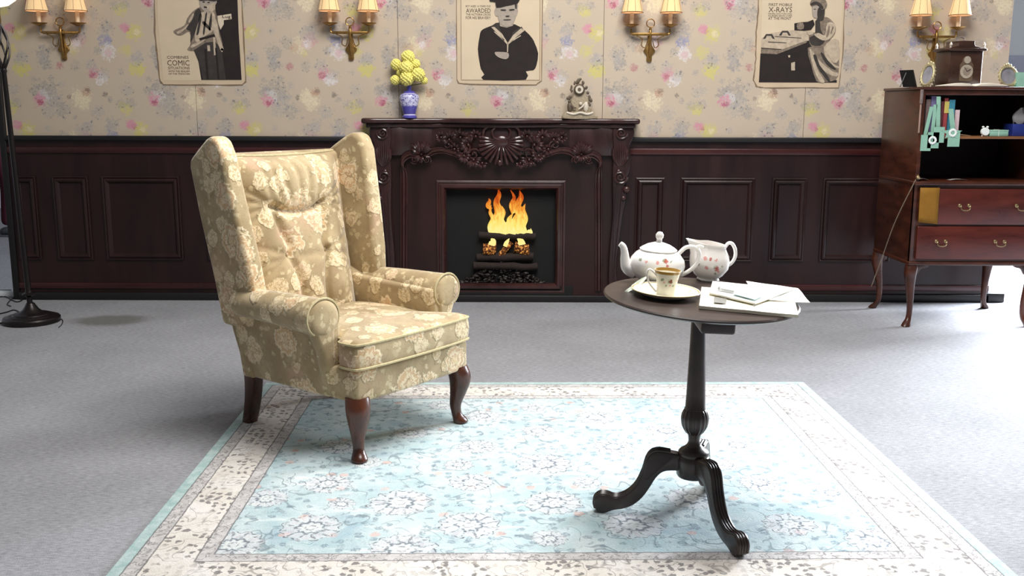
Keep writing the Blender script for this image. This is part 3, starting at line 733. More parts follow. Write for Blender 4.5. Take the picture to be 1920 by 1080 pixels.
flat('blouse', [(1534, 36), (1548, 32), (1560, 40), (1566, 52), (1564, 64), (1556, 74), (1556, 82), (1540, 88), (1520, 86), (1516, 70), (1518, 62), (1530, 60), (1528, 48)], 7, MIDG, p3, 3)
flat('blouse_shadow', [(1528, 40), (1536, 36), (1538, 56), (1546, 76), (1536, 86), (1520, 84), (1517, 70), (1528, 64)], 8, INK2, p3, 2)
flat('sleeve', [(1550, 44), (1562, 44), (1565, 58), (1556, 72), (1542, 76), (1526, 66), (1534, 62), (1546, 66)], 9, LGTG, p3, 3)
flat('apron', [(1544, 90), (1556, 76), (1572, 76), (1572, 112), (1562, 118), (1552, 104)], 8, LGTG, p3, 2)
flat('face', [(1523, 10), (1536, 8), (1543, 20), (1541, 32), (1533, 34), (1525, 33), (1522, 24)], 8, FACE, p3, 3)
flat('jaw_shadow', [(1533, 16), (1545, 12), (1544, 34), (1538, 40), (1532, 34)], 9, INK2, p3, 3)
flat('hair', [(1518, 6), (1524, -2), (1540, -4), (1549, 4), (1548, 14), (1540, 18), (1532, 10), (1522, 12)], 10, MIDG, p3, 3)
flat('hair_shadow', [(1519, 7), (1530, 3), (1540, 9), (1543, 17), (1538, 16), (1530, 9), (1521, 11)], 11, INK2, p3, 2)
for pts in ([(1524, 104), (1530, 104), (1536, 122), (1550, 140), (1556, 153), (1552, 153), (1540, 138), (1530, 122)], [(1538, 100), (1542, 100), (1552, 114), (1566, 128), (1564, 131), (1548, 120)]):
    flat('skirt_fold', pts, 7, INK2, p3, 2)
for pts in ([(1552, 50), (1555, 50), (1553, 66), (1548, 70)], [(1560, 50), (1562, 52), (1558, 64), (1556, 62)]):
    flat('sleeve_fold', pts, 10, MIDG, p3, 2)
flat('table_line', [(1440, 78), (1474, 80), (1474, 81), (1440, 79.5)], 6, INK2, p3); flat('table_line', [(1452, 68), (1502, 71), (1502, 72), (1452, 69)], 6, INK2, p3)
flat('eye', [(1525, 17), (1529, 16.6), (1529, 18), (1525, 18.4)], 9, INK2, p3); flat('hand', [(1512, 60), (1520, 58), (1524, 63), (1516, 66)], 9, LGTG, p3, 2)
flat('white_spot', [(1483, 118), (1490, 116), (1490, 132), (1483, 132)], 4, LGTG, p3); flat('white_spot', [(1477, 104), (1481, 103.5), (1481, 107.5), (1478, 108)], 4, LGTG, p3)
for b, x0, x1, y0, y1 in (('FIRST MOBILE', 1441, 1485, 6.5, 11.5), ('X-RAYS', 1440.5, 1485, 13.5, 23), ('HELPED DOCTORS AND', 1440, 1484.5, 24.7, 27.2), ('NURSES SAVE LIVES', 1440, 1484.5, 28.3, 31.3), ('AT THE FRONT', 1440, 1483, 32.3, 37)):
    lettering(b, x0, x1, y0, y1, 3, TYPE, p3)

# ================================================================== WALL SCONCES
BRASS = plain('antique_brass', (150, 116, 66), 0.32, 0.85, .25, 60)
IVORY = plain('ivory_candle_sleeve', (222, 200, 168), 0.5, var=.05)
k = NT('lit_parchment_shade', 0.7, 0.2); v = k.coord(); s = k.sep(v)
core_ = k.mr(k.math('ABSOLUTE', s[0]), 0.0, 0.075, 1.0, 0.0)
k.color((214, 178, 124)); k.emit((255, 220, 176), 0.30); SHADE = k.m
SHRIM = plain('shade_dark_rim', (96, 66, 36), .6)
def sconce(cxpx, cypx, lab):
    c = on_y(cxpx, cypx, YW); S = .00331
    t = thing('wall_sconce', lab, 'wall lamp', (c.x, YW, c.z), group='brass double sconces along the wall')
    def q(a, b, d): return (a * S, -d, -b * S)      # a,b pixels from the middle of the bracket bar
    bp = smooth2([(x * S, -y * S) for x, y in ((-3.5, -4), (3.5, -4), (4, 18), (11, 30), (5, 38), (4.5, 49), (-4.5, 49), (-5, 38), (-11, 30), (-4, 18))], 3)
    prism('back_plate', bp, 'y', -.012, -.0005, BRASS, t, bevel=.003)
    tube('stem', [q(0, -8, .03), q(0, -4, .033), q(0, 6, .033), q(0, 30, .026), q(0, 40, .016)], [.006, .009, .008, .007, .004], BRASS, t, n=10)
    ring = [q(7.5 * math.cos(a), -20 + 7.5 * math.sin(a), .03) for a in [2 * math.pi * i / 20 for i in range(20)]]
    tube('ring', ring, .0035, BRASS, t, n=6, closed=True)
    lathe('finial', [(0, -.012), (.008, -.008), (.010, 0), (.006, .006), (0, .012)], BRASS, t, 12, q(0, -10, .03))
    box('arm', -33 * S, 33 * S, -.040, -.026, -2.6 * S, 2.6 * S, BRASS, t, bevel=.003)
    box('wall_post', -.008, .008, -.03, -.001, -.008, .008, BRASS, t)
    for sg in (-1, 1):
        tube('scroll', smoothpath([q(sg * 26, 3, .033), q(sg * 15, 8, .033), q(sg * 16, 20, .03), q(sg * 9, 24, .026), q(sg * 5, 12, .03)], 4), .003, BRASS, t, n=6)
        X = sg * 36 * S
        tube('elbow', smoothpath([q(sg * 31, 0, .033), q(sg * 36, -2, .033), q(sg * 36, -10, .033)], 4), .006, BRASS, t, n=8)
        lathe('drip_cup', [(0, -.006), (.008, -.004), (.046, .012), (.048, .015), (.044, .015), (.010, .005), (0, .005)], BRASS, t, 20, (X, -.05, 13 * S))
        tube('candle', [(X, -.05, 15 * S), (X, -.05, 44 * S)], .0125, IVORY, t, n=12)
        sh_ = lathe('shade', [(.066, 38 * S), (.064, 38 * S), (.036, 76 * S), (.038, 76 * S), (.066, 38 * S)], SHADE, t, 28, (X, -.068, 0), ang=60)
        rim = [(X + .0665 * math.cos(a), -.068 + .0665 * math.sin(a), 38.3 * S) for a in [2 * math.pi * i / 28 for i in range(28)]]
        tube('shade_trim', rim, .0022, SHRIM, sh_, n=5, closed=True)
        for i in range(8):
            a = 2 * math.pi * i / 8 + .2
            tube('shade_rib', [(X + .0665 * math.cos(a), -.068 + .0665 * math.sin(a), 38 * S), (X + .0385 * math.cos(a), -.068 + .0385 * math.sin(a), 76 * S)], .0010, SHRIM, sh_, n=4)
sconce(118, 62, 'brass double wall sconce beside the floor lamp, leftmost of the four')
sconce(658, 62, 'brass double wall sconce between the soldier poster and the sailor poster')
sconce(1218, 65, 'brass double wall sconce between the sailor poster and the X-ray poster')
sconce(1752, 70, 'brass double wall sconce above the tall bureau, behind the bracket clock')

# ================================================================== VASE WITH FLOWERS, MANTEL CLOCK
zs = lz(222, .1)
k = NT('blue_white_porcelain', 0.2, 0.6); v = k.coord(); s = k.sep(v)
pt = k.voro(k.warp(v, 50, .02), 55, 1.0)['Distance']; pn = k.noise(v, 70, 4, .7)
m = k.math('MAXIMUM', k.mr(pt, .32, .22), k.mr(pn, .5, .6))
cc = k.mix(k.math('MULTIPLY', m, .9), (200, 198, 226), (70, 66, 150))
inb = k.band(s[2], .075, .145, .006)
cc = k.mix(inb, k.mix(k.mr(pn, .6, .75, 0, .6), (78, 72, 158), (170, 166, 214)), cc)
cc = k.mix(k.band(s[2], .018, .024, .001), cc, (215, 212, 230)); cc = k.mix(k.band(s[2], .149, .153, .001), cc, (205, 200, 228))
k.color(cc); PORC_BLUE = k.m
vp = L(768, 219, .055); S = .00335
vase = thing('vase', 'small blue and white porcelain vase standing on the left of the mantel', 'vase', (vp[0] + FX, YW - .055, zs))
lathe('vase_body', [(0, 0), (.044, 0), (.046, .006), (.044, .014), (.036, .020), (.042, .04), (.054, .085), (.061, .12), (.060, .135), (.050, .148), (.036, .152), (.035, .164), (.014, .168), (.013, .205), (.011, .205), (.011, .17), (0, .165)], PORC_BLUE, vase, 32)
YEL = plain('yellow_petals', (232, 222, 126), .7, var=.06, scale=40); STEM = plain('green_stem', (92, 104, 46), .6); 
def flower(px, py, r, d, lab, rs=1.22):
    p = L(px, py, d); mouth = Vector((vase.location.x, vase.location.y, zs + .20))
    r = r * rs
    t = thing('flower', lab, 'flower', (p[0] + FX, YW - d, p[2]), group='yellow flowers in the mantel vase')
    mb = MB(); rnd = random.Random(int(px * 7 + py))
    N_ = 70
    mb.ball((0, 0, 0), r * .86, 14, 10)
    for i in range(N_):
        z = 1 - 2 * (i + .5) / N_; a = i * 2.39996; q = math.sqrt(1 - z * z)
        mb.ball(Vector((q * math.cos(a), q * math.sin(a), z)) * r * rnd.uniform(.78, .86), r * .2, 5, 4)
    mb.build('bloom', YEL, t, ang=0)
    b = mouth - Vector(t.location)
    tube('stem', smoothpath([Vector((0, 0, -r * .6)), b * .5 + Vector((0, 0, -.01)), b], 4), .003, STEM, t, n=6)
for (px, py, r, d, w) in ((765, 107, .036, .055, 'topmost yellow pompom bloom of the mantel vase'), (743, 121, .030, .05, 'yellow bloom at the upper left of the mantel vase bouquet'), (741, 150, .026, .055, 'small yellow bloom at the lower left of the mantel vase bouquet'), (762, 127, .036, .085, 'large yellow bloom in the centre of the mantel vase bouquet'), (763, 147, .038, .088, 'largest yellow bloom, lowest in the middle just above the vase neck'), (784, 140, .036, .085, 'large round yellow bloom at the right of the mantel vase bouquet'), (779, 120, .026, .05, 'yellow bloom at the upper right of the mantel vase bouquet'), (795, 151, .020, .06, 'smallest yellow bloom at the far lower right of the bouquet'), (751, 136, .022, .05, 'small yellow bloom half hidden at the left behind the centre blooms')):
    flower(px, py, r, d, w)
STONE = plain('carved_stone_clock', (146, 132, 110), .6, var=.3, scale=80, bump=.4); STONE_D = plain('dark_patina', (88, 76, 62), .55, .2, .3, 90); DIAL = plain('pale_dial', (196, 186, 168), .5, var=.1)
cp = L(1087, 219, .05)
mc = thing('mantel_clock', 'small ornate stone figurine clock on the right of the mantel', 'clock', (cp[0] + FX, YW - .05, zs))
def mq(x, y, d=0): return ((x - 1087) * .00335, -d, (217 - y) * .00335)
prism('base', smooth2([(mq(a, b)[0], mq(a, b)[2]) for a, b in ((1057, 217), (1058, 207), (1066, 205), (1110, 205), (1114, 208), (1117, 217))], 3), 'y', -.038, .03, STONE, mc, bevel=.006)
tube('base_swag', smoothpath([mq(1062, 206, .036), mq(1075, 209, .040), mq(1087, 206, .042), mq(1100, 209, .040), mq(1111, 206, .036)], 4), .007, DIAL, mc, n=8)
prism('case', smooth2([(mq(a, b)[0], mq(a, b)[2]) for a, b in ((1068, 206), (1069, 188), (1074, 176), (1076, 160), (1085, 152), (1094, 158), (1098, 172), (1104, 186), (1106, 206))], 4), 'y', -.012, .012, STONE, mc, bevel=.006)
dd = mq(1085, 164)
V, F_ = lathe_vf([(0, 0), (.034, 0), (.034, .012), (.028, .018), (0, .018)], 24); V = [(dd[0] + a, -.012 - c, dd[2] + b) for a, b, c in V]; raw('bezel', V, F_, STONE_D, mc, ang=30)
V, F_ = lathe_vf([(0, 0), (.024, 0), (.024, .003), (0, .003)], 24); V = [(dd[0] + a, -.030 - c, dd[2] + b) for a, b, c in V]; dial = raw('dial', V, F_, DIAL, mc)
V, F_ = lathe_vf([(0, 0), (.011, 0), (.011, .002), (0, .002)], 16); V = [(dd[0] + a, -.033 - c, dd[2] + b) for a, b, c in V]; raw('dial_centre', V, F_, STONE_D, dial)
orn = MB(); rnd = random.Random(3)
for (x, y, r) in ((1083, 149, 5), (1078, 152, 3.5), (1091, 152, 4), (1070, 160, 3), (1070, 166, 3), (1068, 176, 4), (1065, 181, 4), (1098, 161, 4), (1100, 168, 4), (1103, 178, 4), (1106, 184, 4.5), (1104, 190, 3.5), (1086, 147, 3)):
    for j in range(3): orn.ball(mq(x + rnd.uniform(-2, 2), y + rnd.uniform(-2, 2), .012), r * .0021, 7, 5, (1, .7, 1.2))
orn.build('ornament', STONE_D, mc)
fg = MB(); fg.ball(mq(1068, 196, .018), .022, 10, 8, (.75, .6, 1.5)); fg.ball(mq(1067, 186, .02), .010); fg.tube([mq(1070, 192, .025), mq(1076, 198, .03), mq(1080, 197, .03)], [.007, .006, .004], 7)
fg.build('seated_figure', STONE_D, mc)
fg = MB(); fg.ball(mq(1098, 196, .016), .024, 10, 8, (.7, .55, 1.4)); fg.ball(mq(1088, 190, .016), .012); fg.tube([mq(1096, 190, .022), mq(1090, 196, .028), mq(1084, 200, .03)], [.007, .006, .004], 7)
fg.build('draped_figure', DIAL, mc)
# ================================================================== WING ARMCHAIR
k = NT('floral_velvet', 0.85, 0.2)
v = k.coord()
va = k.warp(v, 16, 0.030, 2.0); vb_ = k.warp(k.warp(v, 22, 0.035, 2.0), 70, 0.010, 2.0)
ground = k.mix(k.mr(k.noise(v, 9, 3), .35, .65), (158, 138, 104), (178, 158, 122))
# leaves: torn cream shapes
lv1 = k.voro(vb_, 12.5, 1.0)
leafm = k.math('MULTIPLY', k.mr(lv1['Distance'], .50, .44), k.mr(k.sep(lv1['Color'])[0], .36, .40))
vein = k.mr(k.math('ABSOLUTE', k.math('SUBTRACT', k.noise(vb_, 60, 2), .5)), .02, .06)
c = k.mix(k.math('MULTIPLY', leafm, .85), ground, k.mix(vein, (186, 162, 120), (226, 207, 172)))
# big blooms: scalloped rings
fv = k.voro(va, 6.0, .85)
rel = k.vm('SUBTRACT', va, fv['Position']); rl = fv['Distance']
ang_ = k.noise(k.vm('ADD', k.vm('NORMALIZE', rel), fv['Position']), 3.2, 2, .5)
r_ = k.math('ADD', rl, k.math('MULTIPLY', k.math('SUBTRACT', ang_, .5), .34))
on = k.mr(k.sep(fv['Color'])[1], .12, .16)
c = k.mix(k.math('MULTIPLY', k.mr(r_, .40, .37), k.math('MULTIPLY', on, .9)), c, (227, 208, 174))
c = k.mix(k.math('MULTIPLY', k.band(r_, .24, .32, .012), k.math('MULTIPLY', on, .75)), c, (196, 158, 116))
c = k.mix(k.math('MULTIPLY', k.band(r_, .10, .15, .012), k.math('MULTIPLY', on, .7)), c, (176, 134, 92))
c = k.mix(k.math('MULTIPLY', k.mr(r_, .07, .04), k.math('MULTIPLY', on, .7)), c, (206, 176, 120))
edgeo = k.math('MULTIPLY', k.band(r_, .36, .395, .012), k.math('MULTIPLY', on, .55))
edgel = k.math('MULTIPLY', k.band(lv1['Distance'], .44, .49, .015), k.math('MULTIPLY', k.mr(k.sep(lv1['Color'])[0], .36, .40), .5))
c = k.mix(k.math('MAXIMUM', edgeo, edgel), c, (128, 112, 78))
sm = k.voro(k.warp(vb_, 60, .02), 34, 1.0)
smm = k.math('MULTIPLY', k.mr(sm['Distance'], .42, .34), k.mr(k.sep(sm['Color'])[2], .55, .60))
c = k.mix(k.math('MULTIPLY', smm, .5), c, (220, 206, 166))
c = k.mix(k.math('MULTIPLY', k.mr(k.math('ABSOLUTE', k.math('SUBTRACT', k.noise(va, 26, 2, .5, .4), .5)), .018, .006), .35), c, (140, 118, 80))
# pink blush on some blooms
c = k.mix(k.math('MULTIPLY', k.mr(k.noise(v, 5.5, 2), .58, .72, 0, .28), k.math('MAXIMUM', leafm, on)), c, (206, 160, 140))
k.color(c)
hgt = k.math('ADD', k.math('MAXIMUM', k.math('MULTIPLY', k.mr(r_, .40, .33), on), leafm), k.math('MULTIPLY', k.noise(v, 300, 2), .35))
k.bump(hgt, .35, .006)
k.b.inputs['Sheen Weight'].default_value = .35; k.b.inputs['Sheen Roughness'].default_value = .4
VELVET = k.m
CHLEG = wood('worn_walnut', (30, 12, 8), (92, 46, 24), .25, (14, 14, 5), .6)
PIPE = plain('velvet_piping', (186, 172, 134), .85, var=.15, scale=90, spec=.2)

ch = thing('wing_armchair', 'floral beige velvet wing armchair with tufted back and wooden cabriole legs', 'armchair', (-0.633, 3.727, 0.011), (0, 0, R(-37)))
# seat frame
prism('seat_frame', [(.348, -.302), (.356, -.16), (.359, 0), (.356, .16), (.348, .302), (-.262, .29), (-.262, -.29)], 'z', .218, .335, VELVET, ch, bevel=.014, seg=3)
for sg in (-1, 1):
    # outer side
    V, F_ = prism_vf([(-.262, .219), (.0, .219), (.220, .219), (.220, .40), (.220, .53), (.0, .535), (-.20, .545), (-.348, .60), (-.305, .40)], 'y', 0, 1)
    V = [(x, sg * ((.245 if y < .5 else .298 + .034 * max(0, min(1, (z - .24) / .26)) + .010 * (x + .3) / .5)), z) for x, y, z in V]
    raw('side_panel', V, F_, VELVET, ch, bevel=.016, seg=3)
    # rolled arm: superelliptic roll growing to the front
    V = []; F_ = []; n = 22; st = [(-.26, .052), (-.20, .055), (-.10, .058), (.0, .061), (.10, .064), (.17, .067), (.205, .070), (.220, .068), (.230, .058), (.234, .040)]
    for (u, r) in st:
        for i in range(n):
            a = 2 * math.pi * i / n
            V.append((u, sg * (.322 + .012 * (u + .26)) + math.cos(a) * r * 1.08, .513 + math.sin(a) * r + .006 * math.sin((u + .26) * 7)))
    for j in range(len(st) - 1):
        for i in range(n): F_.append((j * n + i, j * n + (i + 1) % n, (j + 1) * n + (i + 1) % n, (j + 1) * n + i))
    F_.append(tuple(range(n))); F_.append(tuple((len(st) - 1) * n + i for i in range(n)))
    arm = raw('arm', V, F_, VELVET, ch, ang=0, subs=1)
    ring = [(.221, sg * .328 + math.cos(a) * .0735, .515 + math.sin(a) * .0675) for a in [R(-55 + 290 * i / 24) for i in range(25)]]
    tube('piping', ring, .0042, PIPE, arm, n=6)
    # front facing below the scroll
    P = [(sg * (.328 + a), b) for a, b in ((-.064, .51), (-.052, .45), (-.05, .39), (-.055, .222), (-.022, .222), (.012, .39), (.040, .45), (.060, .51))]
    prism('arm_front', P, 'x', .180, .228, VELVET, ch, bevel=.016, seg=3)
    # wing
    W_ = [(-.115, .565), (-.125, .66), (-.155, .82), (-.185, .97), (-.205, 1.075), (-.232, 1.128), (-.268, 1.146), (-.305, 1.132), (-.37, 1.092), (-.428, 1.052), (-.436, 1.02), (-.40, .84), (-.345, .60), (-.31, .42), (-.22, .42), (-.14, .50)]
    V, F_ = prism_vf(W_, 'y', 0, 1)
    VV = []
    for (x, y, z) in V:
        fl_ = (.022 + .030 * max(0, (x + .43) / .3)) * max(0, (z - .5) / .6)
        y0 = .272 + fl_; y1 = .348 + fl_
        VV.append((x - .012, sg * (y0 if y < .5 else y1), z - .014 * max(0, (z - .5) / .6)))
    raw('wing', VV, F_, VELVET, ch, bevel=.036, seg=5)
# outer back
prism('outer_back', [(-.262, .219), (-.30, .42), (-.40, .88), (-.436, 1.03), (-.425, 1.052), (-.395, 1.058), (-.36, 1.045), (-.30, .70), (-.22, .35), (-.20, .219)], 'y', -.31, .31, VELVET, ch, bevel=.014, seg=3)
# tufted inside back
def seg_d(p, a, b):
    ax, ay = b[0] - a[0], b[1] - a[1]; L2 = ax * ax + ay * ay
    t = max(0, min(1, ((p[0] - a[0]) * ax + (p[1] - a[1]) * ay) / L2))
    return math.hypot(p[0] - a[0] - ax * t, p[1] - a[1] - ay * t), t
HWB = .276
creases = []
def crease(pts, depth, w, fade=False):
    P = [(q.x, q.y) for q in smoothpath([(a * HWB, b, 0) for a, b in pts], 5)]
    creases.append((P, depth, w, fade))
for sg in (-1, 1):
    crease([(sg * .46, .855), (sg * .40, .76), (sg * .32, .70), (sg * .36, .665)], .027, .012)
    crease([(sg * .36, .665), (sg * .26, .57), (sg * .24, .50), (sg * .30, .42)], .024, .012)
    for z in (.945, .885, .81, .76): crease([(sg * .46, .855), (sg * .74, (.855 + z) / 2 + .006), (sg * 1.0, z)], .017, .009, True)
    for z in (.73, .62, .56): crease([(sg * .36, .665), (sg * .7, (.665 + z) / 2), (sg * 1.0, z)], .011, .010, True)
    crease([(sg * .46, .855), (sg * .52, .93), (sg * .56, 1.0)], .008, .008, True)
    for q in (.14, .30): crease([(sg * q, .86), (sg * (q + .08), .95), (sg * (q + .05), 1.03)], .011, .009)
crease([(-.46, .855), (-.25, .832), (0, .826), (.25, .832), (.46, .855)], .042, .013)
crease([(-.36, .665), (0, .655), (.36, .665)], .008, .016)
crease([(0, .87), (.03, .95), (0, 1.03)], .010, .009)
buttons = [(-.46, .855), (.46, .855), (-.36, .665), (.36, .665)]
NS, NTT = 72, 84
def back_pt(s_, z):
    t = (z - .40) / .655
    u0 = -.222 - .150 * t
    hw = HWB * (.93 + .13 * t)
    th = .062 * (1 - abs(s_) ** 5) * (1 - max(0, (t - .90) / .10) ** 2 * .8) + .018 * math.sin(math.pi * min(1, t)) * (1 - s_ * s_)
    if z > .86: th += .020 * math.sin(math.pi * min(1, (z - .855) / .20)) * (1 - s_ ** 4)
    elif z < .82: th += .012 * math.exp(-((z - .56) / .12) ** 2) * (1 - s_ * s_)
    d = 0; p = (s_ * HWB, z)
    for P, dep, w, fade in creases:
        best = 9; bt = 0
        if p[0] < min(q[0] for q in P) - .06 or p[0] > max(q[0] for q in P) + .06 or p[1] < min(q[1] for q in P) - .06 or p[1] > max(q[1] for q in P) + .06: continue
        for i in range(len(P) - 1):
            dd_, tt = seg_d(p, P[i], P[i + 1])
            if dd_ < best: best = dd_; bt = (i + tt) / (len(P) - 1)
        g = math.exp(-(best / w) ** 2) * .65 + math.exp(-(best / (w * 2.8)) ** 2) * .35
        d = max(d, dep * g * ((1 - .75 * bt) if fade else 1))
    for (bs, bz) in buttons:
        q = math.hypot(p[0] - bs * HWB, p[1] - bz); d = max(d, .036 * math.exp(-(q / .020) ** 2))
    return (u0 + th - d, s_ * hw, z - .012 * math.cos(s_ * 1.4) * max(0, (t - .92) / .08))
V = []; F_ = []
for j in range(NTT + 1):
    z = .40 + .655 * j / NTT
    for i in range(NS + 1): V.append(back_pt(-1 + 2 * i / NS, z))
W1 = NS + 1
for j in range(NTT):
    for i in range(NS): F_.append((j * W1 + i, j * W1 + i + 1, (j + 1) * W1 + i + 1, (j + 1) * W1 + i))
rim = [i for i in range(W1)] + [j * W1 + NS for j in range(1, NTT + 1)] + [NTT * W1 + i for i in range(NS - 1, -1, -1)] + [j * W1 for j in range(NTT - 1, 0, -1)]
b0 = len(V)
for i in rim: V.append((V[i][0] - .035, V[i][1], V[i][2]))
for q in range(len(rim)): F_.append((rim[q], rim[(q + 1) % len(rim)], b0 + (q + 1) % len(rim), b0 + q))
bc = raw('back_cushion', V, F_, VELVET, ch, ang=0)
for (bs, bz) in buttons:
    q = back_pt(bs, bz); mb = MB(); mb.ball((q[0] + .004, q[1], q[2]), .011, 12, 8, (.5, 1, 1)); mb.build('button', VELVET, bc)
tube('piping', [(back_pt(s_, 1.05)[0] - .004, back_pt(s_, 1.05)[1], back_pt(s_, 1.05)[2] + .004) for s_ in [-1 + 2 * i / 30 for i in range(31)]], .0045, PIPE, bc, n=6)
# T-shaped seat cushion
TP = [(-.19, -.252), (.05, -.256), (.20, -.258), (.240, -.262), (.254, -.275), (.262, -.296), (.285, -.308), (.335, -.307), (.358, -.290), (.370, -.19), (.376, 0), (.370, .19), (.358, .290), (.335, .307), (.285, .308), (.262, .296), (.254, .275), (.240, .262), (.20, .258), (.05, .256), (-.19, .252), (-.19, 0)]
TP = smooth2(TP, 3)
rings = [(.90, .336), (.975, .337), (.993, .345), (1.0, .362), (1.006, .385), (1.0, .408), (.993, .424), (.975, .4335), (.92, .440), (.75, .4475), (.5, .4525), (.25, .455), (.02, .456)]
V = []; F_ = []; n = len(TP); cx_ = .09
for (q, z) in rings:
    for (a, b) in TP:
        u = cx_ + (a - cx_) * q; w = b * q
        V.append((u, w, z + (.010 * mnoise.noise(Vector((u * 7, w * 7, 3))) if z > .43 else 0)))
for j in range(len(rings) - 1):
    for i in range(n): F_.append((j * n + i, j * n + (i + 1) % n, (j + 1) * n + (i + 1) % n, (j + 1) * n + i))
F_.append(tuple(range(n))[::-1]); F_.append(tuple((len(rings) - 1) * n + i for i in range(n)))
sc_ = raw('seat_cushion', V, F_, VELVET, ch, ang=0)
tube('piping', [(cx_ + (a - cx_) * .996, b * .996, .4285) for a, b in TP], .0048, PIPE, sc_, n=6, closed=True)
tube('piping', [(cx_ + (a - cx_) * .998, b * .998, .3425) for a, b in TP], .0048, PIPE, sc_, n=6, closed=True)
# legs
def sq_loft(name, st, mat, parent, pw=3.0, n=20):
    V = []; F_ = []
    for (c, rx, ry, rot) in st:
        for i in range(n):
            a = 2 * math.pi * i / n; ca, sa = math.cos(a), math.sin(a)
            x = math.copysign(abs(ca) ** (2 / pw), ca) * rx; y = math.copysign(abs(sa) ** (2 / pw), sa) * ry
            V.append((c[0] + x * math.cos(rot) - y * math.sin(rot), c[1] + x * math.sin(rot) + y * math.cos(rot), c[2]))
    for j in range(len(st) - 1):
        for i in range(n): F_.append((j * n + i, j * n + (i + 1) % n, (j + 1) * n + (i + 1) % n, (j + 1) * n + i))
    F_.append(tuple(range(n))); F_.append(tuple((len(st) - 1) * n + i for i in range(n)))
    return raw(name, V, F_, mat, parent, ang=50)
for sg in (-1, 1):
    d = Vector((.8, sg * .6)); b = Vector((.305, sg * .268)); st = []
    hs = smoothvals([.235, .20, .165, .12, .075, .04, .018, .006, .0], 3); of = smoothvals([.0, .012, .014, .006, -.004, .000, .012, .016, .014], 3); rs = smoothvals([.040, .0415, .038, .0295, .0215, .0190, .0260, .0275, .0225], 3)
    for h_, o_, r0 in zip(hs, of, rs): st.append(((b.x + d.x * o_ + .012, b.y + d.y * o_, h_), r0, r0, 0))
    sq_loft('leg', st, CHLEG, ch, 2.5)
    st = []
    for t in [i / 8 for i in range(9)]:
        q = Vector((-.265, sg * .255, .24)).lerp(Vector((-.345, sg * .222, 0)), t); q.x += .018 * math.sin(t * math.pi) * .6
        st.append(((q.x, q.y, q.z), .030 - .006 * t, .030 - .006 * t, 0))
    sq_loft('leg', st, CHLEG, ch, 5)

# ================================================================== TRIPOD TEA TABLE
TWOOD = wood('dark_stained_oak', (30, 22, 20), (62, 48, 42), .30, (9, 9, 9), .6)
TTOP = wood('dark_table_top', (38, 29, 27), (66, 53, 48), .34, (3, 26, 3), .5)
TC = Vector((.552, 2.845, 0.011))
tb = thing('tea_table', 'round dark wooden tripod tea table with a turned column and reeded legs', 'table', TC)
TOP = Matrix.Translation((.556, 2.85, .697)) @ Matrix.Rotation(R(1.9), 4, 'X') @ Matrix.Rotation(R(3.0), 4, 'Y')
TN = (TOP.to_3x3() @ Vector((0, 0, 1))).normalized(); TPt = TOP.translation.copy()
tt = lathe('tabletop', [(0, -.015), (.263, -.015), (.278, -.0125), (.285, -.008), (.2855, -.004), (.282, -.0005), (.276, 0), (0, 0)], TTOP, None, 72, ang=30)
tt.parent = tb; tt.matrix_local = Matrix.Translation(-TC) @ TOP
br = box('bearer', -.032, .064, -.205, .16, -.060, -.0145, TWOOD, None, bevel=.008, seg=3); br.parent = tb; br.matrix_local = Matrix.Translation(-TC) @ TOP
lathe('column', [(0, .652), (.020, .652), (.0215, .62), (.025, .50), (.0285, .40), (.030, .362), (.0325, .357), (.030, .352), (0, .352)], TWOOD, tb, 28, (0, 0, -.011), ang=40)
# fluted bulb
V = []; F_ = []; n = 64
pr = [(.024, .362), (.034, .352), (.0405, .335), (.0415, .318), (.038, .300), (.030, .286), (.021, .276)]
pr = list(zip(smoothvals([a for a, b in pr], 3), smoothvals([b for a, b in pr], 3)))
for (r, z) in pr:
    for i in range(n):
        a = 2 * math.pi * i / n; q = r * (1 - .09 * (0.5 + .5 * math.cos(a * 16)) ** 2)
        V.append((q * math.cos(a), q * math.sin(a), z - .011))
for j in range(len(pr) - 1):
    for i in range(n): F_.append((j * n + i, j * n + (i + 1) % n, (j + 1) * n + (i + 1) % n, (j + 1) * n + i))
raw('fluted_bulb', V, F_, TWOOD, tb, ang=0)
lathe('collar', [(0, .282), (.021, .279), (.018, .266), (.017, .254), (.021, .243), (.030, .234), (.040, .228), (.046, .221), (.047, .214), (.044, .208), (.048, .204), (.050, .196), (.050, .150), (.046, .143), (.030, .138), (0, .136)], TWOOD, tb, 32, (0, 0, -.011), ang=40)
up = [(.035, .200), (.07, .206), (.105, .210), (.128, .202), (.142, .180), (.152, .142), (.170, .100), (.195, .071), (.222, .056), (.243, .054)]
scr = [(.262, .060), (.281, .060), (.296, .050), (.302, .034), (.298, .014), (.286, .003), (.270, .0005), (.258, .004)]
lo = [(.238, .012), (.210, .018), (.180, .032), (.152, .058), (.130, .092), (.112, .124), (.092, .144), (.065, .150), (.035, .150)]
LEGP = [(q.x, q.y) for q in smoothpath([(a, b, 0) for a, b in up + scr + lo], 3)]
for tgt in ((.278, 2.885), (.640, 2.578), (.668, 3.105)):
    d = Vector((tgt[0] - TC.x, tgt[1] - TC.y)); a = math.atan2(d.y, d.x); sc = d.length / .280
    lg = prism('leg', [(x * (sc if x > .06 else 1), z) for x, z in LEGP], 'y', -.0195, .0195, TWOOD, tb, bevel=.005, seg=2)
    lg.rotation_euler = (0, 0, a)
    for yy in (-.0125, -.004, .0045, .0130):
        rd = tube('reeding', smoothpath([(x * (sc if x > .06 else 1), yy, z + .0005) for x, z in up[1:] + scr[:5]], 3), .0042, TWOOD, lg, n=6)
